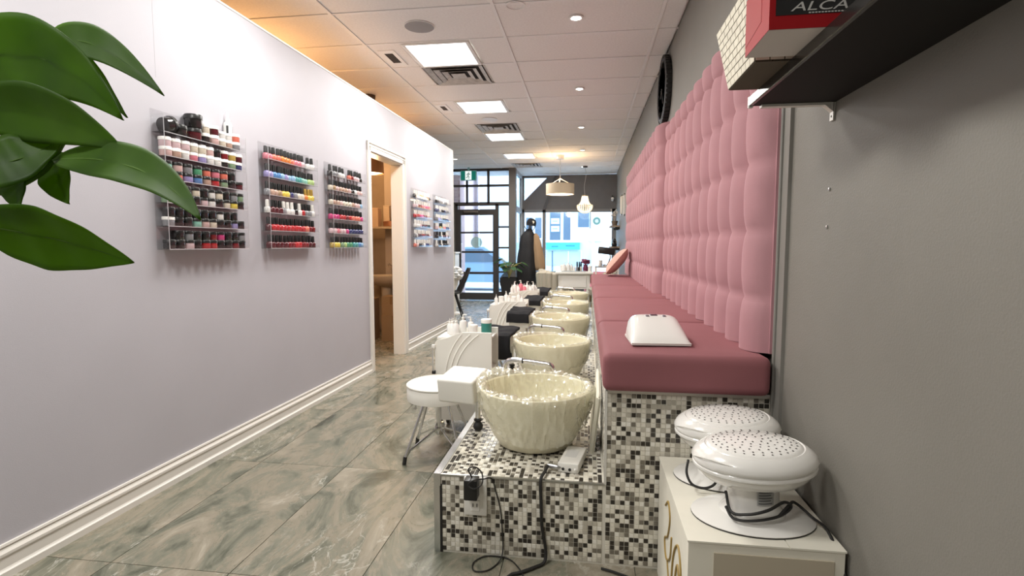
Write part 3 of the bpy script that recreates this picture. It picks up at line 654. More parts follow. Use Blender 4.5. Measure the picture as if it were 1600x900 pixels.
# nail lamp on the seat
ul = thing('nail_lamp', 'white curved nail curing lamp standing on the rose seat cushion', 'nail lamp', (.292, 2.265, .872), math.radians(3))
def lamp_shell(u, v):
    a = 2*u-1; pr_ = (1-abs(a)**6)**.5
    h = .008+.088*min(1, (v/.8))**.75*pr_
    return Vector((.118*a*(1-.04*v), -.115+.225*v, h+.004*math.sin(v*3)))
MB().grid(lamp_shell, 24, 14).build('shell', M_GLOSSW, ul, True)
MB().box(-.116, .116, -.113, .108, 0, .009).build('base_plate', M_WHITE, ul)
MB().prism([(.113*(2*k/24-1), .108, .006+.086*(1-abs(2*k/24-1)**6)**.5) for k in range(25)], (0, .004, 0)).build('back_plate', M_WHITE, ul)
MB().bbox(-.016, .014, .06, .085, .095, .1015, .002, 1).build('display', mat('purple_display', (.10, .05, .07), .2), ul)
for x_ in (-.03, .04): MB().bbox(x_-.007, x_+.007, .05, .065, .094, .101, .002, 1).build('button', mat('button_grey', (.3, .25, .28), .4), ul)
# ================================================================ PEDICURE STATIONS
BY = [2.47+1.24*k for k in range(5)]
ordn = ['nearest the wall outlet', 'second along the platform', 'third along the platform', 'fourth along the platform', 'last along the platform']
def crinkle(a, t, s): return (math.sin(a*7+s)+math.sin(a*13+2.3*s+t*9)*.7+math.sin(a*29+t*17+s)*.5+math.sin(a*41-t*23)*.35)
bowl_prof = [(.0, .0), (.15, .0), (.175, .012), (.205, .06), (.235, .13), (.254, .20), (.263, .262), (.262, .270), (.254, .273), (.246, .268), (.232, .20), (.205, .12), (.165, .06), (.10, .035), (0, .032)]
bowl_me = MB().lathe(bowl_prof, 56).mesh('bowl', M_CREAM, True)
from mathutils import noise as mn
def ridge(p): return max(0, 1-abs(mn.noise(p))*3.2)**2.5
def liner(seed, strong, n, m):
    prof = [Vector((r, z, 0)) for r, z in ((.226, .085), (.242, .13), (.257, .19), (.2665, .245), (.270, .270), (.262, .281), (.246, .277), (.236, .24), (.222, .185), (.196, .12), (.15, .07), (.08, .05), (0, .047))]
    pts = spline(prof, m); b = MB(); base = len(b.v); K = len(pts)
    for i, q in enumerate(pts):
        t_ = pts[min(i+1, K-1)]-pts[max(i-1, 0)]; nx, nz = t_.y, -t_.x; l_ = math.hypot(nx, nz); nx, nz = nx/l_, nz/l_
        f = i/(K-1)
        for j in range(n):
            a = 2*math.pi*j/n; ca, sa = math.cos(a), math.sin(a); P = Vector((q.x*ca, q.x*sa, q.y))
            # folds run down from the rim, twisted round the bowl
            S_ = Vector((ca*2.2+seed*3, sa*2.2, q.y*5+ca*2))
            d = .010*ridge(S_*2.1)+.007*ridge(Vector((P.x*24+seed, P.y*24+P.z*30, P.z*14)))+.004*ridge(P*48)
            d *= strong*min(1, (q.x/.12))
            r, z = q.x+nx*d, q.y+nz*d
            if i == 0: z += .035*math.sin(a*2+seed)+.02*mn.noise(Vector((ca*3, sa*3, seed)))
            elif i < 2*m: z += (1-i/(2*m))*(.035*math.sin(a*2+seed)+.02*mn.noise(Vector((ca*3, sa*3, seed))))
            g = math.exp(-(math.atan2(math.sin(a-2.7), math.cos(a-2.7))/.6)**2)*strong; h_ = math.exp(-((q.y-.27)/.03)**2)
            z += g*h_*(.020+.012*math.sin(a*37+seed)); r += g*h_*(.010+.008*math.sin(a*29))*(1 if nx > 0 else -.5)
            b.v.append((max(r, 0)*ca, max(r, 0)*sa, z))
    for i in range(K-1):
        for j in range(n): b.f.append((base+i*n+j, base+i*n+(j+1) % n, base+(i+1)*n+(j+1) % n, base+(i+1)*n+j)); b.mi.append(0)
    return b
for k, y in enumerate(BY):
    t = thing('foot_bowl', 'round cream foot spa bowl under a clear plastic liner, '+ordn[k], 'bowl', (-.235, y, PZ+.0022), 0, 'foot spa bowls')
    obj('bowl', bowl_me, t); liner(k*1.7+1, 1.15 if k == 0 else .8, (220, 150, 110, 80, 80)[k], (5, 4, 3, 2, 2)[k]).build('plastic_liner', M_LINER, t, True)
    # faucet
    f = thing('faucet', 'bent chrome faucet arm behind the foot bowl '+ordn[k], 'faucet', (-.435, y+.35, PZ+.002), 0, 'chrome foot spa faucets')
    MB().lathe([(.032, 0), (.032, .012), (.02, .02)], 20).build('base', M_CHROME, f, True)
    MB().tube([(0, 0, .01)]+bez([(0, 0, .27), (0, 0, .315), (.045, -.01, .32)], 6)+[(.10, -.02, .32)], .0135, 12).build('riser', M_CHROME, f, True)
    MB().tube([(.10, -.02, .32), (.13, -.022, .318), (.205, -.045, .314)]+bez([(.235, -.052, .312), (.265, -.058, .31), (.268, -.06, .275)], 6), .013, 12).build('spout', M_CHROME, f, True)
    MB().lathe([(.0145, -.004), (.0155, 0), (.0145, .004)], 16, M=Matrix.Translation((.10, -.02, .32)) @ Matrix.Rotation(math.pi/2, 4, 'Y')).build('joint_ring', M_BLACK, f, True)
    MB().lathe([(.005, 0), (.005, -.008)], 8, (.16, -.032, .304)).build('aerator_button', M_STEEL, f, True)
    # footrest
    t = thing('footrest', 'white vinyl foot rest pad on a chrome post, '+ordn[k], 'footrest', (-.535, y+.11, PZ+.002), 0, 'pedicure foot rests')
    MB().lathe([(0, 0), (.014, .003), (.0225, .014), (.025, .026), (.0225, .038), (.014, .048), (.012, .052)], 20).build('ball_foot', M_RUBBER, t, True)
    MB().lathe([(.012, .05), (.021, .056), (.021, .064), (.012, .07)], 20).build('collar', M_BLACK, t, True)
    MB().tube([(0, 0, .06), (0, 0, .20)], .0135, 14).build('post', M_CHROME, t, True)
    Mx = Matrix.Translation((-.088, .06, .222)) @ Matrix.Rotation(math.radians(-12), 4, 'Z') @ Matrix.Rotation(math.radians(10), 4, 'X')
    bm = bmesh.new(); bmesh.ops.create_cube(bm, size=1)
    for v in bm.verts: v.co = Vector((v.co.x*.20, v.co.y*.20, v.co.z*(.125 if v.co.y < 0 else .115)))
    bmesh.ops.bevel(bm, geom=bm.edges[:], offset=.014, segments=3, profile=.6, affect='EDGES')
    b = MB(); b.addbm(bm, 0, Mx); b.build('pad', M_VINYL, t, True)
    b = MB(); b.bbox(-.06, .06, -.06, .06, -.07, -.055, .004, 1, M=Mx); b.build('pad_board', M_WHITE, t)
    if k:       # folded black towel
        tw = MB(); drop = (.165, .075, .05, .05)[k-1]; wd = .112
        def tf(u, v, drop=drop, k=k):
            s_ = u*(.19+drop)            # runs back to front over the pad then hangs
            x = (v-.5)*2*wd*(1+.03*math.sin(u*5+k))
            if s_ < .19: yy, zz = .10-s_, .073+.004*math.sin(v*9+k)+.003*math.sin(u*21+v*4)
            else: yy, zz = -.10-.012*math.sin((s_-.19)*20)-.004*math.sin(v*11+k), .073-(s_-.19)
            return Mx @ Vector((x-.0, yy, zz))
        tw.grid(tf, 26, 14)
        o = tw.build('towel', M_TOWEL, None, True); o.location = t.location
        sm = o.modifiers.new('thick', 'SOLIDIFY'); sm.thickness = .018; sm.offset = 1
        tag(o, 'folded black towel on the foot rest '+ordn[k], 'towel', 'black towels on the foot rests')
# stool
def stool(x, y, lb):
    t = thing('stool', lb, 'stool', (x, y, 0))
    MB().lathe([(.0, .345), (.17, .345), (.188, .352), (.19, .365), (.189, .425), (.184, .432)], 44).build('seat', M_VINYL, t, True)
    MB().lathe([(.184, .432), (.192, .436), (.192, .442), (.18, .450), (.12, .458), (0, .462)], 44).build('seat_top', M_VINYL, t, True)
    MB().tube([(0, 0, .345), (0, 0, .13)], .016, 12).build('column', M_CHROME, t, True)
    for a in (math.radians(228), math.radians(142), math.radians(42), math.radians(-42)):
        c_, s_ = math.cos(a), math.sin(a)
        lg = MB().tube([(.10*c_, .10*s_, .345), (.235*c_, .235*s_, .03)], .0085, 10).tube([(.02*c_, .02*s_, .20), (.03*c_, .03*s_, .16), (.20*c_, .20*s_, .075), (.226*c_, .226*s_, .04)], .007, 8).build('leg', M_CHROME, t, True)
        MB().tube([(.232*c_, .232*s_, .045), (.240*c_, .240*s_, 0.001)], .0115, 10).build('rubber_tip', M_RUBBER, lg, True)
    MB().lathe([(.022, .13), (.03, .14), (.03, .165), (.018, .175)], 16).build('hub', M_CHROME, t, True)
stool(-.875, 3.06, 'round white vinyl stool with splayed chrome legs beside the platform')
stool(-.80, 4.28, 'round white stool tucked between the white trolleys')
# trolleys
def trolley(y, lb, x0=-.995, x1=-.612, top=.695):
    t = thing('pedicure_trolley', lb, 'trolley', ((x0+x1)/2, y+.125, 0), 0, 'white pedicure trolleys'); w_ = x1-x0
    def prof(yy):
        p = [(x0, yy, .10), (x1, yy, .10), (x1, yy, top)]
        p += [(x0+w_*u, yy, top-.052*(.5+.5*math.cos(math.pi*max(0, min(1, (u-.05)/.5))))) for u in [1-.1*k for k in range(1, 10)]]
        p += [(x0+.012, yy, top-.056), (x0, yy, top-.075)]
        return p
    for yy in (y, y+.25):
        pn = MB().prism(prof(yy), (0, .018, 0)).build('side_panel', M_VINYL, t, world=True)
        if yy == y:
            for k in range(3):
                o_ = .022*k
                MB().tube(bez([(x0+w_*.18+o_*1.4, y-.001, top-.30), (x0+w_*.22+o_*1.5, y-.001, top-.12), (x0+w_*.48+o_*2.6, y-.001, top-.012)], 12), .0045, 6).build('raised_rib', M_VINYL, pn, True, rel=t.location)
    MB().box(x0+.01, x1-.01, y+.018, y+.25, top-.05, top-.038).build('top_tray', M_WHITE, t, world=True)
    for z_ in (.42, .12): MB().box(x0+.01, x1-.01, y+.018, y+.25, z_, z_+.015).build('shelf', M_WHITE, t, world=True)
    MB().tube([(x0-.012, y-.01, top-.09), (x0-.012, y-.01, top-.26)], .005, 8).build('side_bar', M_STEEL, t, True, world=True)
    for z_, m in ((top-.095, M_GLOSSW), (top-.27, M_BLACK)): MB().bbox(x0-.02, x0+.004, y-.016, y+.004, z_-.012, z_+.012, .003, 1).build('bar_knob', m, t, world=True)
    for cx_ in (x0+.03, x1-.03):
        for cy_ in (y+.04, y+.22):
            MB().lathe([(.032, -.011), (.035, -.008), (.035, .008), (.032, .011)], 16, M=Matrix.Translation((cx_, cy_, .036)) @ Matrix.Rotation(math.pi/2, 4, 'Y')).tube([(cx_, cy_, .04), (cx_, cy_, .10)], .008, 8).build('castor', M_BLACK, t, True, world=True)
    return t
trolley(3.40, 'white pedicure trolley with three curved ribs nearest the white stool')
trolley(5.38, 'white pedicure trolley with curved ribs, second along the platform')
trolley(6.72, 'white pedicure trolley crowded with bottles at the window end of platform')
def bottle_mesh(kind, cap, body):
    if kind == 'pump': return MB().lathe([(0, 0), (.028, 0), (.03, .006), (.03, .10), (.024, .115), (.011, .12), (.011, .13)], 16).mesh('body', body, True), MB().lathe([(.012, .128), (.012, .145), (.005, .148), (.005, .165)], 10).tube([(0, 0, .165), (.03, 0, .163)], .005, 6).mesh('pump', cap, True)
    if kind == 'squeeze': return MB().lathe([(0, 0), (.022, 0), (.024, .005), (.024, .07), (.012, .085), (.01, .088)], 16).mesh('body', body, True), MB().lathe([(.011, .088), (.011, .1), (.004, .104), (.002, .13), (0, .131)], 10).mesh('nozzle', cap, True)
    if kind == 'jar': return MB().lathe([(0, 0), (.036, 0), (.038, .004), (.038, .085)], 20).mesh('body', body, True), MB().lathe([(.040, .082), (.040, .106), (.037, .110), (0, .110)], 20).mesh('lid', cap, True)
M_TEAL = mat('teal_label', (.02, .20, .17), .35); M_ROSE = mat('rose_liquid', (.75, .22, .28), .2); M_WHB = mat('bottle_white', (.84, .83, .80), .3)
BM = {('pump', 'w'): bottle_mesh('pump', M_WHITE, M_WHB), ('squeeze', 'w'): bottle_mesh('squeeze', M_WHITE, M_WHB), ('jar', 't'): bottle_mesh('jar', M_WHITE, M_TEAL), ('jar', 'w'): bottle_mesh('jar', M_WHITE, M_WHB), ('pump', 'r'): bottle_mesh('pump', M_WHITE, M_ROSE), ('squeeze', 'r'): bottle_mesh('squeeze', M_WHITE, M_ROSE)}
BN = {'pump': ('pump_bottle', 'pump'), 'squeeze': ('squeeze_bottle', 'nozzle'), 'jar': ('lidded_jar', 'lid')}
def bottle(kind, c_, x, y, z, lb, s=1, grp=None, rz=0):
    nm, pn = BN[kind]; t = thing(nm, lb, 'bottle' if kind != 'jar' else 'jar', (x, y, z), rz, grp); t.scale = (s, s, s)
    a, b_ = BM[(kind, c_)]; obj('body', a, t); obj(pn, b_, t)
zt = .658
bottle('jar', 't', -.68, 3.58, zt, 'teal tub with white lid on the nearest white trolley', .95)
for k, (kk, x, y, s) in enumerate((('pump', -.83, 3.52, .85), ('squeeze', -.87, 3.48, 1), ('squeeze', -.91, 3.53, .9), ('pump', -.79, 3.58, .7), ('squeeze', -.94, 3.58, .8), ('jar', -.75, 3.49, .7))):
    bottle(kk, 'w', x, y, zt, 'plain white %s on the nearest white trolley' % {'pump': 'pump bottle', 'squeeze': 'nozzle bottle', 'jar': 'lidded tub'}[kk], s, 'white bottles on the nearest trolley', k)
for k in range(7): bottle(('squeeze', 'jar', 'pump')[k % 3], 'w', -.93+.045*k, 5.45+.05*(k % 3), .658, 'plain white %s on the second trolley' % ('nozzle bottle', 'lidded tub', 'pump bottle')[k % 3], (.8, .7, .75)[k % 3], 'white bottles on the second trolley', k)
for k in range(12):
    r_ = k in (4, 6); bottle(('squeeze', 'pump', 'squeeze')[k % 3] if not r_ else ('pump' if k == 4 else 'squeeze'), 'r' if r_ else 'w', -.95+.027*k, 6.78+.05*(k % 3), .658, ('rose coloured %s' % ('pump bottle' if k == 4 else 'nozzle bottle') if r_ else 'plain white %s' % ('nozzle bottle', 'pump bottle', 'nozzle bottle')[k % 3])+' on the trolley at the window end', .85 if not r_ else .95, 'bottles on the far trolley', k)
# leaning pad, white control box, cords, outlet
lp = thing('leaning_pad', 'cream padded board leaning on the mosaic riser beside the nearest bowl', 'pad', (.045, 2.55, PZ+.002))
bm = bmesh.new(); bmesh.ops.create_cube(bm, size=1)
for v in bm.verts: v.co = Vector((v.co.x*.022, v.co.y*.36, (v.co.z+.5)*.285))
bmesh.ops.bevel(bm, geom=bm.edges[:], offset=.008, segments=2, affect='EDGES')
b = MB(); b.addbm(bm, 0, Matrix.Translation((-.012, 0, .004)) @ Matrix.Rotation(math.radians(6), 4, 'Y') @ Matrix.Rotation(math.radians(6), 4, 'X'))
b.build('board', mat('cream_pad', (.78, .75, .63), .4), lp, True)
b = MB(); b.tube([(.016, -.175, .265), (.016, .178, .30)], .006, 6); b.build('piping', M_VINYL, lp, True)
cb = thing('control_box', 'small white control box with two sockets on the mosaic platform', 'control box', (-.05, 2.235, PZ+.0025), math.radians(-10))
MB().bbox(-.044, .044, -.10, .10, 0, .042, .007, 2).build('casing', M_WHITE, cb, True)
for x_ in (-.02, .008): MB().lathe([(.006, 0), (.006, -.003)], 12, M=Matrix.Translation((x_, -.1, .017)) @ Matrix.Rotation(math.pi/2, 4, 'X') @ Matrix.Scale(-1, 4, (0, 0, 1))).build('socket', M_BLACK, cb, True)
MB().box(-.03, .02, -.03, .05, .042, .0425).build('sticker', mat('pale_sticker', (.65, .64, .62), .5), cb)
MB().tube([(.03, -.1, .02), (.035, -.11, .02)], .005, 8).build('knob', M_GLOSSW, cb, True)
tag(MB().tube(spline([(-.150, 2.165, .352), (-.160, 2.10, .350), (-.172, 2.052, .335), (-.170, 2.046, .25), (-.165, 2.046, .14), (-.150, 2.044, .05), (-.155, 2.025, .010), (-.19, 1.99, .008), (-.24, 1.95, .008), (-.275, 1.93, .008), (-.30, 1.88, .008)], 6), .0068, 8).build('thick_cord', M_RUBBER, None, True), 'thick black cord hanging from platform edge down to the floor', 'cord')
tag(MB().tube(spline([(-.085, 2.150, .352), (-.115, 2.150, .352), (-.150, 2.162, .352)], 4), [.009]*3+[.011]*6, 10).build('cord_plug', M_STEEL, None, True), 'grey barrel plug lying next to the small white control box', 'plug')
ol = thing('wall_outlet', 'white double wall outlet plate on the mosaic platform front', 'outlet', (-.435, PY0-.003, .25))
MB().bbox(-.485, -.39, PY0-.014, PY0-.003, .172, .332, .004, 2).build('plate', M_WHITE, ol, True, world=True)
for z_ in (.215, .285):
    r_ = MB().bbox(-.457, -.418, PY0-.018, PY0-.012, z_-.024, z_+.024, .003, 1).build('receptacle', M_GLOSSW, ol, world=True)
    for x_ in (-.446, -.43): MB().box(x_-.0015, x_+.0015, PY0-.0195, PY0-.017, z_-.004, z_+.010).build('slot', M_BLACK, r_, rel=ol.location)
MB().lathe([(.004, 0), (0, .002)], 8, M=Matrix.Translation((-.4375, PY0-.014, .25)) @ Matrix.Rotation(math.pi/2, 4, 'X')).build('screw', M_STEEL, ol, world=True)
ad = thing('power_adapter', 'black power adapter plugged into the outlet with a looped cord', 'adapter', (-.445, PY0-.045, .26))
MB().bbox(-.472, -.418, PY0-.075, PY0-.0195, .262, .345, .005, 2).build('body', M_BLACK, ad, True, world=True)
Yc = PY0-.04
MB().tube(spline([(-.445, Yc, .345), (-.455, Yc-.02, .385), (-.43, Yc-.01, .392), (-.405, Yc, .365), (-.40, Yc-.02, .33), (-.425, Yc-.05, .32), (-.45, Yc-.05, .335), (-.43, Yc-.045, .352), (-.395, Yc-.01, .345), (-.37, PY0-.012, .33), (-.352, PY0-.009, .27), (-.335, PY0-.008, .20), (-.327, PY0-.008, .10), (-.325, PY0-.012, .03), (-.335, PY0-.05, .006), (-.37, PY0-.11, .005), (-.42, PY0-.12, .005), (-.435, PY0-.07, .005), (-.40, PY0-.02, .005), (-.34, PY0-.012, .005), (-.29, PY0-.03, .005), (-.25, PY0-.08, .005), (-.22, PY0-.14, .005)], 6), .0028, 6).build('cord', M_RUBBER, ad, True, world=True)
tag(MB().tube(spline([(.07, 2.02, .008), (.12, 2.0, .009), (.19, 1.97, .006), (.24, 1.93, .006), (.25, 1.85, .006)], 5), .005, 8).build('floor_cord', M_RUBBER, None, True), 'short black cord on floor at the foot of the mosaic bench', 'cord')
# carton with two dryers
bx0, bx1, by0, by1, bz = .283, .690, 1.455, 2.045, .462
ct = thing('carton', 'white cardboard carton with gold script carrying two white dryers', 'box', ((bx0+bx1)/2, (by0+by1)/2, 0))
MB().box(bx0+.003, bx1-.003, by0+.003, by1-.003, 0, bz-.004).build('body', M_CARD, ct, world=True)
MB().box(bx0, (bx0+bx1)/2+.06, by0, by1, bz-.005, bz).build('top_flap', M_CARD, ct, world=True)
MB().box((bx0+bx1)/2+.063, bx1, by0, by1, bz-.005, bz).build('top_flap', M_CARD, ct, world=True)
MB().box(bx0+.07, bx1-.03, by0-.0008, by0+.003, .2, bz-.03).build('packing_tape', mat('tan_tape', (.50, .44, .34), .3), ct, world=True)
M_GOLD = mat('gold_print', (.33, .22, .06), .5)
def script(pts, r=.004): return MB().tube(spline(pts, 6), r, 6).build('script_lettering', M_GOLD, ct, True, world=True)
xx = bx0+.001
script([(xx, 1.86, .36), (xx, 1.80, .40), (xx, 1.76, .36), (xx, 1.80, .28), (xx, 1.86, .24), (xx, 1.82, .19), (xx, 1.74, .24), (xx, 1.72, .32)], .0035)
script([(xx, 1.72, .10), (xx, 1.68, .28), (xx, 1.60, .36), (xx, 1.545, .30), (xx, 1.58, .20), (xx, 1.64, .22), (xx, 1.60, .30), (xx, 1.55, .22), (xx, 1.52, .14)], .0038)
script([(xx, 1.80, .20), (xx, 1.74, .12), (xx, 1.69, .04)], .003)
def dryer(x, y, lb, rz):
    t = thing('foot_dryer', lb, 'dryer', (x, y, bz+.0005), rz, 'white foot dryers')
    sy = .74
    MB().lathe([(.0, .0), (.176, .0), (.178, .006), (.165, .012), (.10, .020), (0, .022)], 44, sx=.98, sy=.73).build('base_plate', M_GLOSSW, t, True)
    MB().lathe([(.1755, .0), (.1775, .002), (.1765, .004)], 44, sx=.985, sy=.735, caps=False).build('base_shade_ring', M_BLACK, t, True)  # thin black ring stands in for the shadow line under the base plate
    MB().lathe([(.10, .018), (.085, .035), (.078, .05), (.076, .10), (.09, .13), (.12, .142)], 32, sx=.95, sy=.85).build('neck', M_GLOSSW, t, True)
    Mh = Matrix.Translation((0, 0, .125)) @ Matrix.Rotation(math.radians(-2), 4, 'Y') @ Matrix.Rotation(math.radians(4), 4, 'X')
    hd = MB().lathe([(.0, -.008), (.115, -.006), (.145, .006), (.160, .024), (.166, .036)], 48, sy=sy, M=Mh).build('head_bottom', M_GLOSSW, t, True)
    MB().lathe([(.166, .036), (.1735, .040), (.1735, .047), (.169, .051), (.174, .055), (.175, .066), (.166, .080), (.150, .092), (.139, .098)], 48, sy=sy, M=Mh, caps=False).build('head_ring', M_GLOSSW, t, True)
    MB().lathe([(.139, .098), (.135, .0965), (.131, .100), (.122, .104), (.07, .1115), (0, .114)], 48, sy=sy, M=Mh, caps=False).build('grille_cap', M_GLOSSW, t, True)
    hb = MB()
    for ring, n in ((.025, 6), (.045, 11), (.064, 16), (.083, 20), (.101, 25), (.116, 29)):
        for q in range(n):
            a = 2*math.pi*q/n+ring*7; z_ = .1145-(ring/.122)**2*.0098
            hb.lathe([(.0029, z_+.0001), (0, z_+.0004)], 6, (ring*math.cos(a), ring*sy*math.sin(a), 0), M=Mh)
    hb.build('vent_hole', M_BLACK, t)['kind'] = 'stuff'
    MB().tube(spline([(-.176, -.02, .185), (-.15, -.075, .198), (-.06, -.118, .19), (.05, -.120, .185), (.14, -.07, .19), (.17, -.03, .185)], 6), .0022, 6).build('trim_line', M_WHITE, t, True)
    lbp = MB()
    lbp.grid(lambda u, v: Vector((.0735*.99*math.sin(-.1+u*.7), -.0665*math.cos(-.1+u*.7)-.002, .065+.045*v)), 8, 2)
    l_ = lbp.build('rating_label', mat('grey_label', (.45, .45, .44), .5), t, True)
    for q in range(5): MB().grid(lambda u, v: Vector((.0742*.99*math.sin(-.05+u*(.55-.05*(q % 2))), -.0672*math.cos(-.05+u*.55)-.003, .070+.008*q+.0035*v)), 6, 1).build('label_line', mat('label_ink', (.12, .12, .12), .5), l_)
    return t
dryer(.497, 1.618, 'white oval foot dryer in front on the carton, perforated top', 0)
dryer(.487, 1.888, 'white oval foot dryer behind on the carton against the mosaic', math.radians(3))
tag(MB().tube(spline([(.415, 1.595, .545), (.42, 1.55, .505), (.46, 1.525, .512), (.51, 1.52, .53), (.56, 1.545, .545), (.585, 1.56, .525), (.545, 1.535, .508), (.48, 1.52, .498), (.425, 1.535, .492), (.41, 1.57, .51)], 6), .0042, 8).build('cord_loop', M_RUBBER, None, True), 'black mains cord looped round the neck of the front dryer', 'cord')
tag(MB().tube(spline([(.545, 1.535, .508), (.58, 1.56, .53), (.61, 1.60, .52), (.65, 1.58, .49), (.675, 1.52, .47), (.692, 1.44, .35), (.688, 1.42, .12), (.66, 1.40, .01)], 6), .0042, 8).build('mains_cord', M_RUBBER, None, True), 'black mains cord trailing off the carton beside the grey wall', 'cord')
tag(MB().tube(spline([(.345, 1.80, .552), (.335, 1.77, .52), (.35, 1.75, .49), (.39, 1.745, .482), (.425, 1.76, .495), (.435, 1.80, .52)], 6), .0042, 8).build('cord_loop', M_RUBBER, None, True), 'black cord loop hanging beneath the rear dryer head', 'cord')
# ================================================================ SHELF AT RIGHT
sh = thing('wall_shelf', 'black floating shelf with chrome front edge high on the grey wall', 'shelf', (.585, .7, 1.69))
SY0, SY1 = -.6, 1.69
M_SHELF = mat('black_laminate', (.012, .011, .010), .65, spec=.2)
MB().box(.476, WR-.001, SY0, SY1, 1.678, 1.702).build('board', M_SHELF, sh, world=True)
MB().bbox(.466, .477, SY0, SY1, 1.676, 1.704, .002, 1).build('chrome_edge', mat('dark_polished_edge', (.07, .066, .062), .2, metal=.8), sh, world=True)
MB().bbox(.466, .4795, SY1-.006, SY1+.006, 1.672, 1.706, .002, 1).build('end_cap', M_WHITE, sh, world=True)
for yb in (1.672, .3):
    br = MB().box(.50, WR-.004, yb, yb+.022, 1.671, 1.678).box(WR-.006, WR-.001, yb, yb+.022, 1.628, 1.678).prism([(WR-.03, yb, 1.672), (WR-.004, yb, 1.672), (WR-.004, yb, 1.65)], (0, .022, 0)).build('bracket', M_WHITE, sh, world=True)
    MB().lathe([(.004, 0), (0, .002)], 8, M=Matrix.Translation((WR-.006, yb+.011, 1.64)) @ Matrix.Rotation(-math.pi/2, 4, 'Y')).build('screw', M_BLACK, br, rel=sh.location)
# woven basket
bs = thing('woven_basket', 'cream woven storage basket overhanging the black shelf edge', 'basket', (.50, 1.50, 1.703))
M_WEAVE = mat('cream_weave', (.70, .65, .53), .7, var=.08, vscale=30); M_WEAVED = mat('weave_gap', (.10, .08, .055), .9)
zb, ztp = 1.7035, 1.895
def corner(sx, sy, f): return Vector((.39+.23*sx-.012*f*(1-2*sx)*1.0, (1.365-.01*f) if sy == 0 else (1.60+.11*f), zb+(ztp-zb)*f))
faces = [((0, 1), (0, 0)), ((0, 0), (1, 0)), ((1, 0), (1, 1)), ((1, 1), (0, 1))]
core = MB()
for a, c_ in faces: core.quad([corner(*a, 0), corner(*c_, 0), corner(*c_, 1), corner(*a, 1)])
core.quad([corner(0, 0, 0), corner(1, 0, 0), corner(1, 1, 0), corner(0, 1, 0)])
co = core.build('liner', M_WEAVED, bs, world=True); sm = co.modifiers.new('t', 'SOLIDIFY'); sm.thickness = .004; sm.offset = 0
for fi, (a, c_) in enumerate(faces[:2]+[(None, None)]):
    nr, nc = (9, 7) if fi < 2 else (6, 9)
    for r_ in range(nr):
        b = MB()
        for q in range(nc+1):
            u0 = max(0, (q-(.5 if r_ % 2 else 0))/nc); u1 = min(1, (q+1-(.5 if r_ % 2 else 0))/nc-.012)
            if u1-u0 < .02: continue
            v0, v1 = r_/nr+.008, (r_+1)/nr-.008
            if fi < 2:
                def pt(u, v): return corner(*a, v).lerp(corner(*c_, v), u)
                n = (corner(*c_, 0)-corner(*a, 0)).cross(corner(*a, 1)-corner(*a, 0)).normalized()
            else:
                def pt(u, v): return corner(0, 0, 0).lerp(corner(0, 1, 0), u).lerp(corner(1, 0, 0).lerp(corner(1, 1, 0), u), v)
                n = Vector((0, 0, -1))
            if fi < 2 and n.dot(pt(.5, .5)-Vector((.5, 1.5, 1.8))) < 0: n = -n
            vm = (v0+v1)/2; b.prism([pt(u0, v0), pt(u1, v0), pt(u1, v1), pt(u0, v1)], n*(.0028 if fi < 2 else .0012))
        b.build('weave_strand', M_WEAVE, bs, world=True)
rb = thing('red_carton', 'red and white carton with black label lettered ALCA on the black shelf', 'box', (.48, 1.27, 1.7025))
M_RED = mat('red_print', (.33, .008, .012), .55, spec=.2); M_LBL = mat('black_print', (.012, .012, .013), .35)
X0, X1, Ya, Yb_, Za = .358, .62, 1.172, 1.335, 1.7025
MB().box(X0, X1, Ya, Yb_, Za, Za+.125).build('box_body', M_RED, rb, world=True)
MB().box(X0+.001, X1, Ya+.002, Yb_, Za-.0006, Za).build('white_underside', mat('white_board', (.62, .58, .55), .7), rb, world=True)
MB().box(X0+.012, X1, Ya-.0008, Ya, Za+.026, Za+.115).build('black_label', M_LBL, rb, world=True)
MB().prism([(X0-.0006, Ya+.05, Za+.035), (X0-.0006, Yb_, Za+.02), (X0-.0006, Yb_, Za+.125), (X0-.0006, Ya+.05, Za+.125)], (.0006, 0, 0)).build('pink_side_print', mat('pink_print', (.33, .02, .022), .55, spec=.2), rb, world=True)
text('lettering', 'ALCA', .031, Vector((.398, Ya-.0012, Za+.033))-rb.location, (math.pi/2, 0, 0), mat('silver_print', (.55, .54, .52), .4), rb, .0004, .25, (1.35, .8, 1))
b = MB()
for k in range(14): b.box(.432+.006*k, .436+.006*k, Ya-.0014, Ya-.0008, Za+.0275, Za+.0298)
b.build('small_print', MATS['silver_print'], rb, world=True)['kind'] = 'stuff'
MB().prism([(X0-.001, Yb_, Za+.125), (X0-.001, Yb_-.12, Za+.125), (X0-.03, Yb_-.12, Za+.185), (X0-.03, Yb_, Za+.185)], (.002, 0, 0)).build('open_flap', MATS['white_board'], rb, world=True)
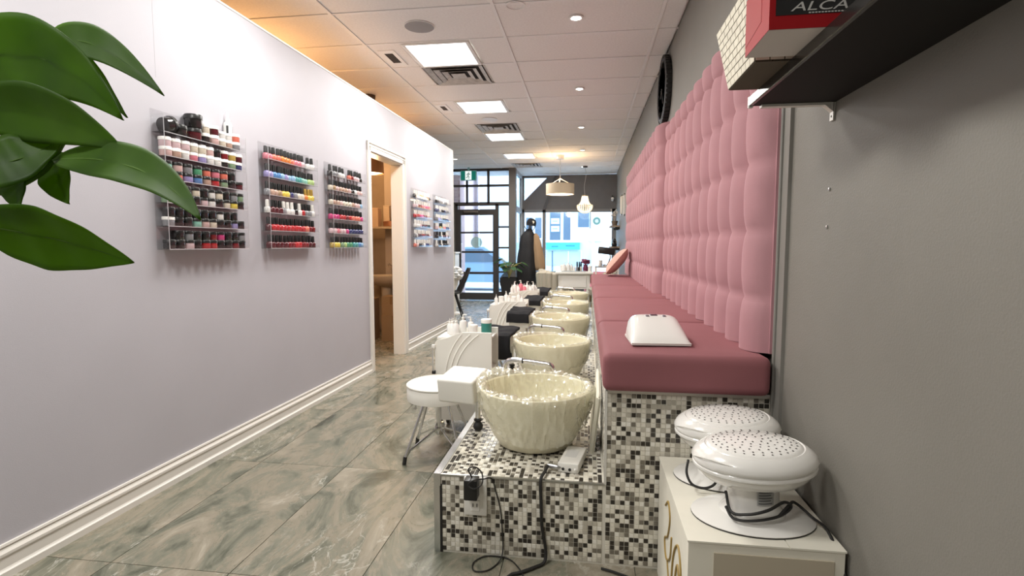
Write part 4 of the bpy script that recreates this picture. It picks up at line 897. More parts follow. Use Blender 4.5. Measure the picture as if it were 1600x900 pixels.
# ================================================================ HANGING PLANT
def atd(u, v, d): return Vector((0, 0, CAM_H)) + ((u-800)/F_PX*RT + (450-v)/F_PX*UP + FW)*d
hp = thing('hanging_plant', 'hanging pothos with big glossy green leaves close by the left wall', 'plant', (-.92, .56, 1.42))
def leaf_mat():
    m = bpy.data.materials.new('pothos_leaf'); m.use_nodes = True; nt = m.node_tree; b = nt.nodes['Principled BSDF']
    b.inputs['Base Color'].default_value = (.045, .13, .012, 1); b.inputs['Roughness'].default_value = .5; b.inputs['Specular IOR Level'].default_value = .25
    tr = nt.nodes.new('ShaderNodeBsdfTranslucent'); tr.inputs[0].default_value = (.30, .50, .015, 1)
    mx = nt.nodes.new('ShaderNodeMixShader'); mx.inputs[0].default_value = .4
    nz = nt.nodes.new('ShaderNodeTexNoise'); nz.inputs['Scale'].default_value = 18; nz.inputs['Detail'].default_value = 5
    tc = nt.nodes.new('ShaderNodeTexCoord'); nt.links.new(tc.outputs['Object'], nz.inputs['Vector'])
    rp = nt.nodes.new('ShaderNodeValToRGB'); rp.color_ramp.elements[0].color = (.030, .085, .004, 1); rp.color_ramp.elements[1].color = (.075, .165, .008, 1); rp.color_ramp.elements[0].position = .3; rp.color_ramp.elements[1].position = .75
    nt.links.new(nz.outputs['Fac'], rp.inputs['Fac']); nt.links.new(rp.outputs['Color'], b.inputs['Base Color'])
    nt.links.new(b.outputs[0], mx.inputs[1]); nt.links.new(tr.outputs[0], mx.inputs[2]); nt.links.new(mx.outputs[0], nt.nodes['Material Output'].inputs[0])
    return m
M_LEAF = leaf_mat(); M_STEM = mat('plant_stem', (.085, .17, .02), .75, spec=.2)
def leaf(p0, p1, p2, wid, d0, d2, tilt=.5, peak=.38, fold=.15, bend=.0, name='leaf'):
    A, C_ = atd(*p0, d0), atd(*p2, d2); dm = (d0+d2)/2+bend; B_ = atd(*p1, dm)
    ctr = bez([A, B_, C_], 28); wd = wid/F_PX*dm
    rows = []
    for i, p in enumerate(ctr):
        t_ = i/28; T = (ctr[min(i+1, 28)]-ctr[max(i-1, 0)]).normalized()
        sd = T.cross(FW).normalized(); Q = Quaternion(T, tilt); sd = Q @ sd; nr_ = T.cross(sd).normalized()
        x = t_**(math.log(.5)/math.log(peak)); w_ = wd/2*math.sin(math.pi*min(1, x))**.85 * (1 if t_ < peak else 1-.18*((t_-peak)/(1-peak)))
        rows.append((p, sd, nr_, max(w_, .0004), t_))
    def fn(u, v):
        p, sd, nr_, w_, t_ = rows[int(round(u*28))]; a = 2*v-1
        return p+sd*(w_*a)+nr_*(fold*w_*abs(a)**1.3+.03*w_*math.sin(t_*22+a*2))
    o = MB().grid(fn, 28, 10).build(name, M_LEAF, hp, True, world=True)
    for q in o.data.polygons: q.use_smooth = True
    sm = o.modifiers.new('thick', 'SOLIDIFY'); sm.thickness = .0012
    rib = MB().tube([r[0]-r[2]*.0006 for r in rows], [.0010*(1-.75*r[4])+.0002 for r in rows], 6).build('midrib', M_STEM, o, True, rel=hp.location)
    return o
leaf((-45, 352), (95, 368), (209, 411), 112, .56, .58, .55, .42, .14)                 # big low leaf
leaf((82, 250), (235, 232), (313, 343), 74, .60, .50, -.45, .40, .20, -.01)           # bright pointed leaf
leaf((62, 96), (112, 10), (256, 149), 66, .66, .62, -.3, .40, .16)                    # top arching leaf
leaf((80, 62), (140, 92), (199, 184), 58, .68, .66, .6, .40, .12)                     # narrow leaf
leaf((-60, 105), (72, 40), (193, 188), 122, .63, .60, .25, .42, .12)                   # broad upper leaf
leaf((-70, 180), (70, 150), (196, 236), 92, .60, .57, .3, .45, .16)                   # dark middle leaf
leaf((-60, 262), (30, 262), (102, 212), 96, .57, .60, -.25, .45, .12)                 # lower left leaf
leaf((84, 240), (92, 280), (108, 319), 66, .62, .60, .15, .40, .2)                    # small drooping tip
leaf((24, 262), (30, 295), (30, 329), 56, .60, .58, .15, .40, .2)                      # small drooping tip
leaf((-90, 60), (-20, 20), (60, 130), 90, .70, .66, .2, .4, .15)
stem = spline([Vector((-.92, .56, 1.50)), atd(-120, 220, .60), atd(-40, 300, .595), atd(20, 293, .60), atd(62, 272, .605), atd(80, 254, .603), atd(100, 222, .61)], 6)
MB().tube(stem, [.0042-.0018*k/(len(stem)-1) for k in range(len(stem))], 8).build('stem', M_STEM, hp, True, world=True)
for q, d in (((-45, 352), .56), ((62, 96), .66), ((80, 62), .68), ((-70, 92), .63), ((-70, 180), .60), ((-60, 262), .57), ((8, 270), .60), ((-90, 60), .70)):
    e_ = atd(*q, d); s_ = Vector((-.90, .56, 1.5)) if q[0] < 0 else (atd(-30, 190, .62))
    MB().tube(spline([s_, s_.lerp(e_, .5)+Vector((0, 0, .03)), e_], 5), .0022, 6).build('petiole', M_STEM, hp, True, world=True)
MB().tube(spline([Vector((-.90, .56, 1.5)), atd(-90, 170, .62), atd(-30, 190, .62)], 5), .003, 6).build('stem', M_STEM, hp, True, world=True)
MB().lathe([(0, 1.36), (.065, 1.36), (.075, 1.37), (.095, 1.50), (.10, 1.515), (.092, 1.515), (.088, 1.48), (0, 1.48)], 28, (-.92, .56, 0)).build('pot', mat('white_ceramic', (.75, .74, .72), .3), hp, True, world=True)
for k in range(3):
    a = k*2.094; MB().tube([(-.92+.098*math.cos(a), .56+.098*math.sin(a), 1.51), (-.92, .56, 2.1), (-.92, .56, CZ)], .0018, 5).build('hanging_cord', M_WHITE, hp, world=True)
# ================================================================ POLISH RACKS
RY = [(2.455, 3.085), (3.31, 3.935), (4.165, 4.79), (6.20, 6.80), (7.06, 7.67)]; RZ0, RZ1 = 1.247, 1.957; RD = .075; RH = (RZ1-RZ0)/6
rlab = ['clear acrylic wall rack packed with powder jars', 'clear acrylic wall rack of polish beside the powder jar rack', 'clear acrylic wall rack of polish right before the doorway', 'clear acrylic wall rack of polish right after the doorway', 'clear acrylic wall rack of polish at the partition end']
M_ACE = clear_mat('acrylic_edge', (.9, .9, .92), .2, .1, .45, (.82, .82, .85))
for k, (a, c_) in enumerate(RY):
    t = thing('acrylic_rack', rlab[k], 'rack', LW(a, .001, RZ0), LWA, 'acrylic wall racks'); L = c_-a; H = RZ1-RZ0
    MB().box(0, .003, 0, L, 0, H).build('back_panel', M_ACRYL, t)
    for y_ in (0, L-.003):
        sp = MB().box(.003, RD, y_, y_+.003, 0, H-.03).build('side_panel', M_ACRYL, t); MB().box(RD-.001, RD+.001, y_, y_+.003, 0, H-.03).build('polished_edge', M_ACE, sp)
    for r_ in range(6):
        s_ = MB().box(.003, RD, .003, L-.003, r_*RH, r_*RH+.003).build('shelf', M_ACRYL, t)
        MB().box(RD-.001, RD+.0015, .003, L-.003, r_*RH-.0005, r_*RH+.0035).build('shelf_edge', M_ACE, s_)
        MB().box(RD-.0025, RD, .003, L-.003, r_*RH+.003, r_*RH+.022).build('lip', M_ACRYL, t)
PAL = dict(pink=(.72, .22, .28), coral=(.78, .20, .14), orange=(.80, .25, .06), white=(.82, .80, .78), lilac=(.36, .32, .62), blue=(.10, .26, .55), sky_blue=(.30, .50, .72), teal=(.10, .38, .38), mint=(.28, .58, .48), green=(.10, .36, .20), lime=(.45, .62, .25),
           nude=(.55, .36, .28), tan=(.42, .28, .16), yellow=(.80, .62, .10), navy=(.04, .05, .16), black=(.02, .018, .018), red=(.52, .03, .035), dark_red=(.22, .015, .02), maroon=(.10, .015, .02), blush=(.72, .48, .46), cream=(.74, .66, .54), magenta=(.62, .06, .22), grey=(.28, .28, .30), sage=(.24, .36, .22), gold=(.55, .38, .10), pale_pink=(.75, .55, .58))
def pcol(n): return mat('polish_'+n, tuple(c*.82 for c in PAL[n]), .15, coat=.4)
body_me, cap_me, jar_me, lid_me = {}, {}, {}, {}
for n in PAL:
    body_me[n] = MB().lathe([(0, .0), (.019, 0), (.0212, .003), (.0212, .034), (.014, .042), (.008, .045)], 12).mesh('body', pcol(n), True)
    jar_me[n] = MB().lathe([(0, 0), (.0275, 0), (.029, .003), (.029, .032), (.027, .034)], 16).mesh('body', pcol(n), True)
for n, m in (('black', M_BLACK), ('white', M_GLOSSW), ('gold', mat('gold_cap', (.55, .36, .08), .3, metal=.6))):
    cap_me[n] = MB().lathe([(.011, .043), (.0135, .045), (.0115, .086), (.0105, .089), (0, .089)], 10).mesh('cap', m, True)
    lid_me[n] = MB().lathe([(.0305, .031), (.0305, .045), (.0285, .048), (0, .048)], 16).mesh('lid', m, True)
ORD = ['top', 'second', 'third', 'fourth', 'fifth', 'bottom']
RN = ['', 'rack beside the powder jars', 'rack before the doorway', 'rack after the doorway', 'rack at partition end']
def polish(rk, row, y, c_, cap='black', off=.036, s=1):
    z = RZ0+(5-row)*RH+.0035
    t = thing('nail_polish', '%s nail polish with %s cap, %s shelf of %s' % (c_.replace('_', ' '), cap, ORD[row], RN[rk]), 'nail polish', LW(y, off, z), 0, 'nail polish bottles on the wall racks')
    t.scale = (s, s, s); obj('body', body_me[c_], t); obj('cap', cap_me[cap], t)
def rowfill(rk, row, spec, cap='black', n=None, y0=None, y1=None):
    a, c_ = RY[rk]; a = (y0 if y0 else a)+.032; c_ = (y1 if y1 else c_)-.03
    seq = []
    for col, k in spec: seq += [col]*k
    for i, col in enumerate(seq):
        y = a+(c_-a)*i/max(1, len(seq)-1)
        if col is None: continue
        cp = cap
        if ':' in col: col, cp = col.split(':')
        polish(rk, row, y, col, cp, .036+random.uniform(-.004, .004), random.uniform(.97, 1.03))
R = rowfill
R(1, 0, [('pink', 2), ('coral', 2), ('orange', 3), ('coral', 1), ('pink', 2), ('pale_pink', 1), (None, 1), ('white', 2)])
R(1, 1, [('lilac', 2), ('blue', 2), ('sky_blue', 1), ('lilac', 1), ('sky_blue', 2), ('teal', 2), ('mint', 2), ('lime', 2)])
R(1, 2, [('grey', 1), ('nude', 2), ('tan', 1), ('yellow', 2), ('navy', 1), ('grey', 1), ('cream', 2), ('orange:gold', 1), ('yellow:gold', 1), ('yellow:gold', 1)])
R(1, 3, [('white:white', 1), ('maroon', 3), ('grey:white', 1), ('white:white', 2), ('black', 1), ('white:white', 1), ('red', 1), ('grey', 2), ('white:white', 1)])
R(1, 4, [('maroon', 1), ('red', 9), ('coral', 1), ('dark_red', 2)])
R(1, 5, [('maroon', 5), ('dark_red', 2), ('red', 2), ('dark_red', 2), ('maroon', 2)])
R(2, 0, [('black', 1), ('grey', 2), ('white', 2), (None, 1), ('coral', 1), ('dark_red', 1), ('pale_pink', 2), ('black', 1)])
R(2, 1, [('cream', 1), ('tan', 1), ('blush', 1), ('nude', 3), ('blush', 1), ('black', 1), ('white', 1), ('blush', 2)])
R(2, 2, [('cream', 1), ('nude', 2), ('blush', 1), ('cream', 3), ('nude', 1), ('blush', 2), ('sky_blue', 1)])
R(2, 3, [('magenta', 3), ('red', 2), ('dark_red', 1), ('red', 1), ('coral', 3), ('magenta', 1)])
R(2, 4, [('pale_pink', 2), ('pink', 1), ('pale_pink', 2), ('magenta', 1), ('navy', 5)])
R(2, 5, [('gold', 1), ('yellow', 2), ('sage', 1), ('lime', 1), ('green', 2), ('teal', 2), ('blue', 1), ('sky_blue', 1)])
w_ = 'white'
R(3, 0, [('black', 1), ('cream', 2), ('gold', 2), ('cream', 2), ('nude', 1), ('black', 1)], w_)
R(3, 1, [('pale_pink', 2), ('dark_red', 2), ('pink', 2), ('magenta', 2), ('pink', 1)], w_)
R(3, 2, [('red', 3), ('magenta', 2), ('dark_red', 2), ('nude', 2)], w_)
R(3, 3, [('white', 3), ('blush', 1), ('maroon', 3), ('black', 2)], w_)
R(3, 4, [('grey', 1), ('white', 1), ('maroon', 2), ('dark_red', 2), ('maroon', 2), ('blush', 1)], w_)
R(3, 5, [('coral', 1), ('blush', 1), ('black', 2), ('grey', 1), ('white', 1), ('navy', 2), ('grey', 1)], w_)
R(4, 0, [('black', 2), ('grey', 2), ('white', 1), ('grey', 2), ('white', 1)], w_)
R(4, 1, [('navy', 2), ('white', 1), ('black', 2), ('navy', 1), ('grey', 2)], w_)
R(4, 2, [('grey', 1), ('lilac', 2), ('grey', 1), ('black', 2), ('navy', 2)], w_)
R(4, 3, [('pale_pink:white', 2), ('gold:black', 1), ('sage:black', 1), ('coral:white', 2), ('navy:white', 2)], w_)
R(4, 4, [('black:black', 3), ('white:white', 1), ('maroon:black', 2), ('pale_pink:white', 1), ('black:white', 1)])
R(4, 5, [('white:white', 1), ('black:black', 2), ('white:white', 1), ('black:black', 3), ('grey:white', 1)])
# powder jars: two layers on each shelf
def jar(row, layer, y, c_, lid, off=.038, s=1, rot=None):
    z = RZ0+(5-row)*RH+.0035+layer*.0485
    t = thing('powder_jar', '%s powder jar with %s lid, %s layer on %s shelf of powder rack' % (c_.replace('_', ' '), lid, ('lower', 'upper')[layer], ORD[row]), 'jar', LW(y, off, z), 0, 'powder jars on the acrylic rack')
    t.scale = (s, s, s); obj('body', jar_me[c_], t); obj('lid', lid_me[lid], t); return t
JR = {1: ('white', ['pale_pink', 'pale_pink', 'pale_pink', 'cream', 'cream', 'blush', 'black:black', 'dark_red', 'gold', 'maroon'], ['blush', 'nude', 'white', 'pink', 'lilac', 'white', 'white', 'black', 'sage', 'navy']),
      2: ('black', ['mint', 'blush', 'grey', 'green', 'coral', 'pink', 'coral', 'black', None], ['sage', 'coral', 'lilac', 'blue', 'nude', 'red', 'sage', 'black', 'maroon']),
      3: ('black', ['black', 'black', 'black', 'cream', 'black', 'white', 'cream', 'black', 'grey', 'sage'], ['sage', 'cream', 'black', 'black', 'pale_pink', 'white', 'black', 'cream', 'yellow', 'black']),
      4: ('black', ['black', 'black', 'black', 'black', 'black', 'black', 'white', 'black', 'black', None], ['grey', 'black', 'black', 'mint', 'blush', 'cream', 'black', 'black', 'lilac', 'black']),
      5: ('black', [None, 'black', 'grey', 'black', 'black', 'dark_red', 'magenta', 'black', 'black', 'grey'], ['black', 'black', 'pale_pink', 'black', 'red', 'red', 'black', 'black', 'dark_red', 'black'])}
for row, (lid, upl, lowl) in JR.items():
    a, c_ = RY[0][0]+.042, RY[0][1]-.040
    for layer, seq in ((0, lowl), (1, upl)):
        n = len(lowl)
        for i, col in enumerate(seq):
            if col is None: continue
            lc = lid
            if ':' in col: col, lc = col.split(':')
            if row == 4 and i == 0 and layer == 0: lc = 'white'
            jar(row, layer, a+(c_-a)*i/(n-1), col, lc, .040+random.uniform(-.003, .003))
# top row: mixed jars
zt_ = RZ0+5*RH+.0035
tj = jar(0, 0, RY[0][0]+.055, 'black', 'black', .04, 1.35); tj.rotation_euler = (math.radians(-72), 0, 0); tj.location.z += .036; tj.location.y += -.02; tj['label'] = 'large black jar lying on its side on top shelf of powder rack'
for y_, c_, lid, ly, s_ in ((2.60, 'black', 'black', 0, 1.2), (2.70, 'maroon', 'black', 0, 1.3), (2.70, 'black', 'black', 1, 1.5), (2.775, 'black', 'white', 0, 1.05), (2.775, 'cream', 'white', 1, 1.05), (2.845, 'maroon', 'white', 1, 1.1), (2.845, 'blush', 'white', 0, 1.1), (2.91, 'cream', 'white', 0, .95), (2.965, 'nude', 'white', 0, .95), (3.03, 'grey', 'white', 0, 1), (3.03, 'coral', 'white', 1, 1), (2.965, 'white', 'white', 1, .9), (2.91, 'white', 'white', 1, .9)):
    o = jar(0, 0, y_, c_, lid, .04, s_)
    if ly: o.location.z += .0485*(1.3 if y_ == 2.70 else s_); o['label'] = o['label'].replace('lower', 'upper')
t = thing('dropper_bottle', 'tall white tapered dropper bottle with black stripes on the powder rack', 'bottle', LW(3.0, .022, zt_+.0), 0)
MB().lathe([(0, 0), (.022, 0), (.024, .004), (.024, .15), (.02, .16), (.012, .165)], 16).build('body', M_WHB, t, True)
MB().lathe([(.013, .163), (.013, .18), (.008, .186), (.003, .225), (0, .226)], 12).build('nozzle', M_WHB, t, True)
for a_ in (-.35, 1.7): MB().box(.0235, .0245, -.006, .006, .05, .14, M=Matrix.Rotation(a_-.7, 4, 'Z')).build('stripe', M_BLACK, t)
# ================================================================ BACK ROOM CONTENTS
t = thing('backroom_shelf', 'beige wall shelf with boxes seen through the doorway', 'shelf', (-2.85, 7.35, 1.50))
MB().box(-3.5, -2.40, 7.15, 7.478, 1.50, 1.53).build('board', mat('beige_board', (.55, .46, .36), .6), t, world=True)
for x_ in (-3.4, -2.5): MB().box(x_-.01, x_+.01, 7.25, 7.478, 1.44, 1.50).build('bracket', M_WHITE, t, world=True)
def small_box(x, y, z, w_, d, h, m, lb, nm='product_box'):
    t = thing(nm, lb, 'box', (x, y, z)); MB().bbox(-w_/2, w_/2, -d/2, d/2, 0, h-.012, .003, 1).build('body', m, t); MB().bbox(-w_/2-.002, w_/2+.002, -d/2-.002, d/2+.002, h-.014, h, .003, 1).build('lid', m, t)
M_PBOX = mat('peach_box', (.60, .46, .36), .6)
small_box(-2.96, 7.25, 1.531, .11, .12, .26, M_PBOX, 'tall peach box on the beige shelf beyond the doorway')
small_box(-2.83, 7.36, 1.531, .09, .1, .30, mat('cream_box', (.66, .58, .50), .6), 'tall cream box at the rear of shelf beyond the doorway')
t = thing('copper_bowl', 'shallow copper tin on the beige shelf beyond the doorway', 'tin', (-2.74, 7.26, 1.531)); MB().lathe([(0, 0), (.10, 0), (.11, .01), (.11, .055)], 28).build('body', mat('copper', (.5, .25, .15), .3, metal=.7), t, True); MB().lathe([(.112, .052), (.112, .068), (.10, .075), (0, .078)], 28).build('lid', MATS['copper'], t, True)
t = thing('dark_canister', 'small dark canister standing behind the copper tin', 'canister', (-2.70, 7.40, 1.531)); MB().lathe([(0, 0), (.05, 0), (.05, .13)], 20).build('body', M_BLACK, t, True); MB().lathe([(.052, .128), (.052, .15), (0, .152)], 20).build('lid', M_BLACK, t, True)
t = thing('sink', 'white wall basin in the back room', 'sink', (-2.80, 7.2, 0))
MB().lathe([(0, .70), (.14, .70), (.24, .76), (.28, .83), (.285, .845), (.265, .845), (.22, .79), (.10, .755), (0, .752)], 36, sx=1.15, sy=.92).build('basin', mat('aged_ceramic', (.60, .54, .46), .3), t, True)
MB().lathe([(.07, .0), (.06, .35), (.08, .70)], 20).build('pedestal', MATS['aged_ceramic'], t, True)
MB().tube([(0, .22, .84), (0, .22, .97), (0, .12, 1.0), (0, .06, .97)], .012, 10).build('tap', M_CHROME, t, True)
def carton(x, y, z, w_, d, h, lb, rz=0):
    t = thing('kraft_carton', lb, 'box', (x, y, z), rz); MB().box(-w_/2, w_/2, -d/2, d/2, 0, h).build('body', M_KRAFT, t)
    MB().box(-w_/2, -.002, -d/2, d/2, h, h+.004).build('flap', M_KRAFT, t); MB().box(.002, w_/2, -d/2, d/2, h, h+.004).build('flap', M_KRAFT, t); MB().box(-.025, .025, -d/2-.001, -d/2, h-.1, h).build('tape', mat('brown_tape', (.25, .15, .07), .3), t)
carton(-2.55, 6.85, 0, .32, .30, .34, 'brown carton on the back room floor below the sink', .2)
carton(-2.56, 6.86, .345, .28, .26, .24, 'smaller brown carton stacked below the sink', .05)
carton(-2.98, 6.80, 0, .30, .32, .55, 'tall brown carton at the back room wall beside the sink', -.1)
# ================================================================ FRONT OF THE SHOP
# black shell chair
t = thing('shell_chair', 'black moulded shell chair with splayed legs behind the partition end', 'chair', (-2.32, 8.85, 0), math.radians(20))
M_CH = mat('black_shell', (.014, .014, .016), .35)
def shell(u, v):
    a = 2*v-1; W = .24*(1-.12*u*u)
    if u < .5: x, z = -.24+.44*(u/.5), .45-.03*math.sin(math.pi*u/.5)+.035*a*a
    else:
        s_ = (u-.5)/.5; x, z = .20+.13*s_+.04*math.sin(s_*1.5), .45+.43*s_+.035*a*a*(1-s_); x -= .05*a*a*(1-.3*s_)
    return Vector((x, W*a*(1-.25*max(0, u-.85)/.15), z))
o = MB().grid(shell, 28, 12).build('seat_shell', M_CH, t, True); sm = o.modifiers.new('t', 'SOLIDIFY'); sm.thickness = .012
for sx, sy in ((-1, -1), (-1, 1), (1, -1), (1, 1)): MB().tube([(.10*sx, .10*sy, .43), (.235*sx, .22*sy, 0)], [.017, .011], 10).build('leg', M_CH, t, True)
MB().box(-.12, .12, -.11, .11, .415, .43).build('seat_plate', M_BLACK, t)
# white cabinet at the left of the door
t = thing('reception_cabinet', 'narrow white cabinet with a lock beside the glass door', 'cabinet', (-2.93, 10.6, 0))
MB().box(-3.35, -2.62, 10.45, 10.8, 0, 1.10).build('body', M_WHITE, t, world=True); MB().bbox(-3.37, -2.60, 10.43, 10.82, 1.10, 1.13, .004, 1).build('top', M_WHITE, t, world=True)
MB().box(-2.86, -2.65, 10.44, 10.45, .05, 1.06).build('door', M_GLOSSW, t, world=True)
MB().bbox(-2.82, -2.75, 10.428, 10.44, .88, 1.02, .003, 1).build('lock_plate', mat('grey_lock', (.25, .24, .24), .4), t, world=True)
MB().lathe([(.03, 1.131), (.032, 1.18), (.02, 1.2), (0, 1.2)], 14, (-2.72, 10.6, 0)).build('finial', M_BLACK, t, True, world=True)
t = thing('white_flowers', 'bunch of white paper flowers on a stand behind the partition end', 'flowers', (-2.42, 9.6, 0))
b = MB(); rn = random.Random(5)
for k in range(34):
    a, e = rn.uniform(0, 6.28), rn.uniform(-1, 1.3); r_ = .13; c_ = (r_*math.cos(a)*math.cos(e), r_*math.sin(a)*math.cos(e), .74+r_*math.sin(e)*.9)
    b.lathe([(0, -.03), (.035, -.012), (.045, .012), (.02, .03), (0, .026)], 8, c_)
b.build('blooms', mat('paper_white', (.85, .85, .84), .8), t, True)
MB().lathe([(.15, 0), (.14, .02), (.03, .04), (.02, .45), (.05, .52), (.08, .68), (.07, .68), (.04, .54), (0, .53)], 24).build('stand', M_WHITE, t, True)
# potted plant by the door
pp = thing('potted_plant', 'leafy green plant in a tall black planter by the storefront post', 'plant', (-1.60, 10.95, 0))
def taper(b, w0, w1, z0, z1): b.prism([(-w0, -w0, z0), (w0, -w0, z0), (w0, w0, z0), (-w0, w0, z0)], (0, 0, .0001)); n = len(b.v); b.v += [(-w0, -w0, z0), (w0, -w0, z0), (w0, w0, z0), (-w0, w0, z0), (-w1, -w1, z1), (w1, -w1, z1), (w1, w1, z1), (-w1, w1, z1)]; b.f += [(n+i, n+(i+1) % 4, n+4+(i+1) % 4, n+4+i) for i in range(4)]; b.mi += [0]*4; return b
pb = taper(MB(), .105, .165, 0, .60); pb.box(-.15, .15, -.15, .15, .56, .57)
pb.build('planter', mat('matt_black_planter', (.012, .012, .014), .5), pp)
rn = random.Random(11); M_DLEAF = mat('dark_leaf', (.035, .085, .03), .35)
for k in range(16):
    a = k*2.4; L = rn.uniform(.16, .32); el = rn.uniform(.5, 1.2); tip = Vector((L*math.cos(a)*math.cos(el)*1.3, L*math.sin(a)*math.cos(el)*.9, .58+L*math.sin(el)+.1))
    st = bez([(0, 0, .57), (tip.x*.3, tip.y*.3, tip.z-.02), tip], 6); MB().tube(st, .006, 6).build('stem', mat('pale_stem', (.32, .30, .10), .5), pp, True)
    d = Vector((math.cos(a), math.sin(a), -.35)).normalized(); sd = d.cross(Vector((0, 0, 1))).normalized(); lw_ = rn.uniform(.06, .085); ll = rn.uniform(.14, .2)
    o = MB().grid(lambda u, v: tip+d*(ll*u)+sd*(lw_*(2*v-1)*math.sin(math.pi*min(1, u**.7+.02))**.8)+Vector((0, 0, -.03*u*u+.02*abs(2*v-1))), 8, 4).build('leaf', M_DLEAF, pp, True); sm = o.modifiers.new('t', 'SOLIDIFY'); sm.thickness = .002
# coat stand
cs = thing('coat_stand', 'upright coat stand carrying dark coats by the bay window', 'coat stand', (-1.22, 11.5, 0))
MB().tube([(0, 0, .02), (0, 0, 1.74)], .018, 12).build('pole', M_FRAME, cs, True)
MB().lathe([(0, 0), (.2, 0), (.2, .015), (.03, .03)], 28).build('base', M_FRAME, cs, True)
for k in range(4):
    a = k*math.pi/2+.4; MB().tube(bez([(0, 0, 1.58), (.08*math.cos(a), .08*math.sin(a), 1.56), (.12*math.cos(a), .12*math.sin(a), 1.68)], 6), .009, 8).build('hook', M_FRAME, cs, True)
def coat(name, lb, m, prof, ctr, seed, quilt=0):
    def fn(u, v):
        i = u*(len(prof)-1); k = min(int(i), len(prof)-2); f = i-k; p = [prof[k][q]+(prof[k+1][q]-prof[k][q])*f for q in range(4)]
        a = 2*math.pi*v; fo = 1+.05*math.sin(a*5+seed)+.03*math.sin(a*9+u*6); q = 1+quilt*abs(math.sin(u*22))
        return Vector((p[3]+p[1]*math.cos(a)*fo*q, p[2]*math.sin(a)*fo*q, p[0]))
    o = MB().grid(fn, 44, 28).build(name, m, None, True); o.location = ctr; return tag(o, lb, 'coat')
coat('black_coat', 'long black quilted coat hanging on the coat stand', mat('black_nylon', (.010, .010, .013), .7, bump=.5, bscale=40), [(1.62, .04, .04, 0), (1.56, .09, .07, -.02), (1.45, .15, .10, -.05), (1.2, .17, .12, -.06), (.9, .20, .14, -.08), (.60, .21, .15, -.08), (.40, .19, .14, -.09), (.40, .02, .02, -.09)], (-1.22, 11.42, 0), 1, .05)
coat('tan_coat', 'tan wool coat hanging beside the black quilted coat', mat('tan_wool', (.33, .22, .13), .9, bump=.3, bscale=120), [(1.52, .03, .04, .12), (1.46, .07, .07, .13), (1.3, .10, .09, .15), (1.0, .12, .10, .19), (.78, .12, .10, .22), (.72, .10, .08, .23), (.72, .01, .01, .23)], (-1.22, 11.45, 0), 3)
t = thing('peaked_hat', 'dark cap with a pale badge on top of the coat stand', 'hat', (-1.20, 11.45, 1.70)); MB().lathe([(.105, 0), (.11, .03), (.10, .08), (.07, .13), (0, .15)], 20, M=Matrix.Rotation(.35, 4, 'Y')).build('crown', M_TOWEL, t, True)
MB().prism([(-.09, -.08, .02), (.09, -.08, .0), (.07, -.19, -.03), (-.07, -.19, -.01)], (0, 0, .008)).build('peak', M_TOWEL, t); MB().lathe([(.03, 0), (.028, .004), (0, .005)], 14, M=Matrix.Translation((.06, -.09, .055)) @ Matrix.Rotation(math.pi/2, 4, 'X')).build('badge', mat('badge_cream', (.55, .5, .4), .6), t)
# manicure tables + tub chairs
def table(x0, x1, y0, y1, lb):
    t = thing('manicure_table', lb, 'table', ((x0+x1)/2, (y0+y1)/2, 0))
    MB().bbox(x0, x1, y0, y1, .76, .80, .008, 1).build('tabletop', M_WHITE, t, world=True)
    MB().box(x0+.06, x1-.06, y0+.05, y1-.05, .50, .76).build('apron', M_WHITE, t, world=True)
    MB().bbox(x0+.12, x1-.12, y0+.042, y0+.05, .53, .735, .003, 1).build('drawer_front', M_GLOSSW, t, world=True)
    for cx_, sx in ((x0+.08, -1), (x1-.08, 1)):
        for cy_ in (y0+.08, y1-.08):
            MB().tube(bez([(cx_, cy_, .76), (cx_-.01*sx, cy_, .5), (cx_-.05*sx, cy_, .35), (cx_+.03*sx, cy_, .15), (cx_+.02*sx, cy_, 0)], 10), [.035-.0018*k for k in range(11)], 8).build('leg', M_WHITE, t, True, world=True)
table(-.55, .12, 9.35, 9.85, 'white cabriole leg manicure table crowded with bottles')
M_BOU = mat('beige_velvet', (.50, .45, .37), .85, sheen=.3)
def tub(x, y, rz, lb):
    t = thing('tub_chair', lb, 'chair', (x, y, 0), rz, 'beige tub chairs')
    MB().lathe([(0, .30), (.22, .30), (.25, .33), (.25, .43), (.22, .46), (0, .47)], 32).build('seat', M_BOU, t, True)
    n = 11
    for k in range(n):
        a = math.radians(-110+220*k/(n-1)); r_ = .26; hgt = .78-.13*abs(2*k/(n-1)-1)**2
        MB().tube([(r_*.93*math.cos(a), r_*.93*math.sin(a), .28), (r_*math.cos(a), r_*math.sin(a), .45), (r_*1.1*math.cos(a), r_*1.1*math.sin(a), hgt-.03), (r_*1.1*math.cos(a), r_*1.1*math.sin(a), hgt)], [.055, .06, .06, .03], 10).build('back_channel', M_BOU, t, True)
    for k in range(4):
        a = math.pi/4+k*math.pi/2; MB().tube([(.17*math.cos(a), .17*math.sin(a), .31), (.23*math.cos(a), .23*math.sin(a), 0)], [.016, .01], 8).build('leg', mat('gold_leg', (.55, .38, .15), .3, metal=1), t, True)
tub(-.63, 10.28, math.radians(235), 'beige channel back tub chair at the left of the white table')
tub(-.66, 11.1, math.radians(190), 'beige channel back tub chair behind the first tub chair')
tub(.25, 10.3, math.radians(0), 'beige channel back tub chair on the wall side of white table')
zt = .801
t = thing('table_tray', 'grey tray with a glass mat on the manicure table', 'tray', (-.24, 9.5, zt)); MB().bbox(-.20, .22, -.09, .09, 0, .012, .003, 1).build('base', mat('grey_tray', (.45, .48, .5), .2), t); MB().box(-.17, .19, -.07, .07, .012, .0135).build('mat', mat('dark_mat', (.2, .22, .24), .15), t)
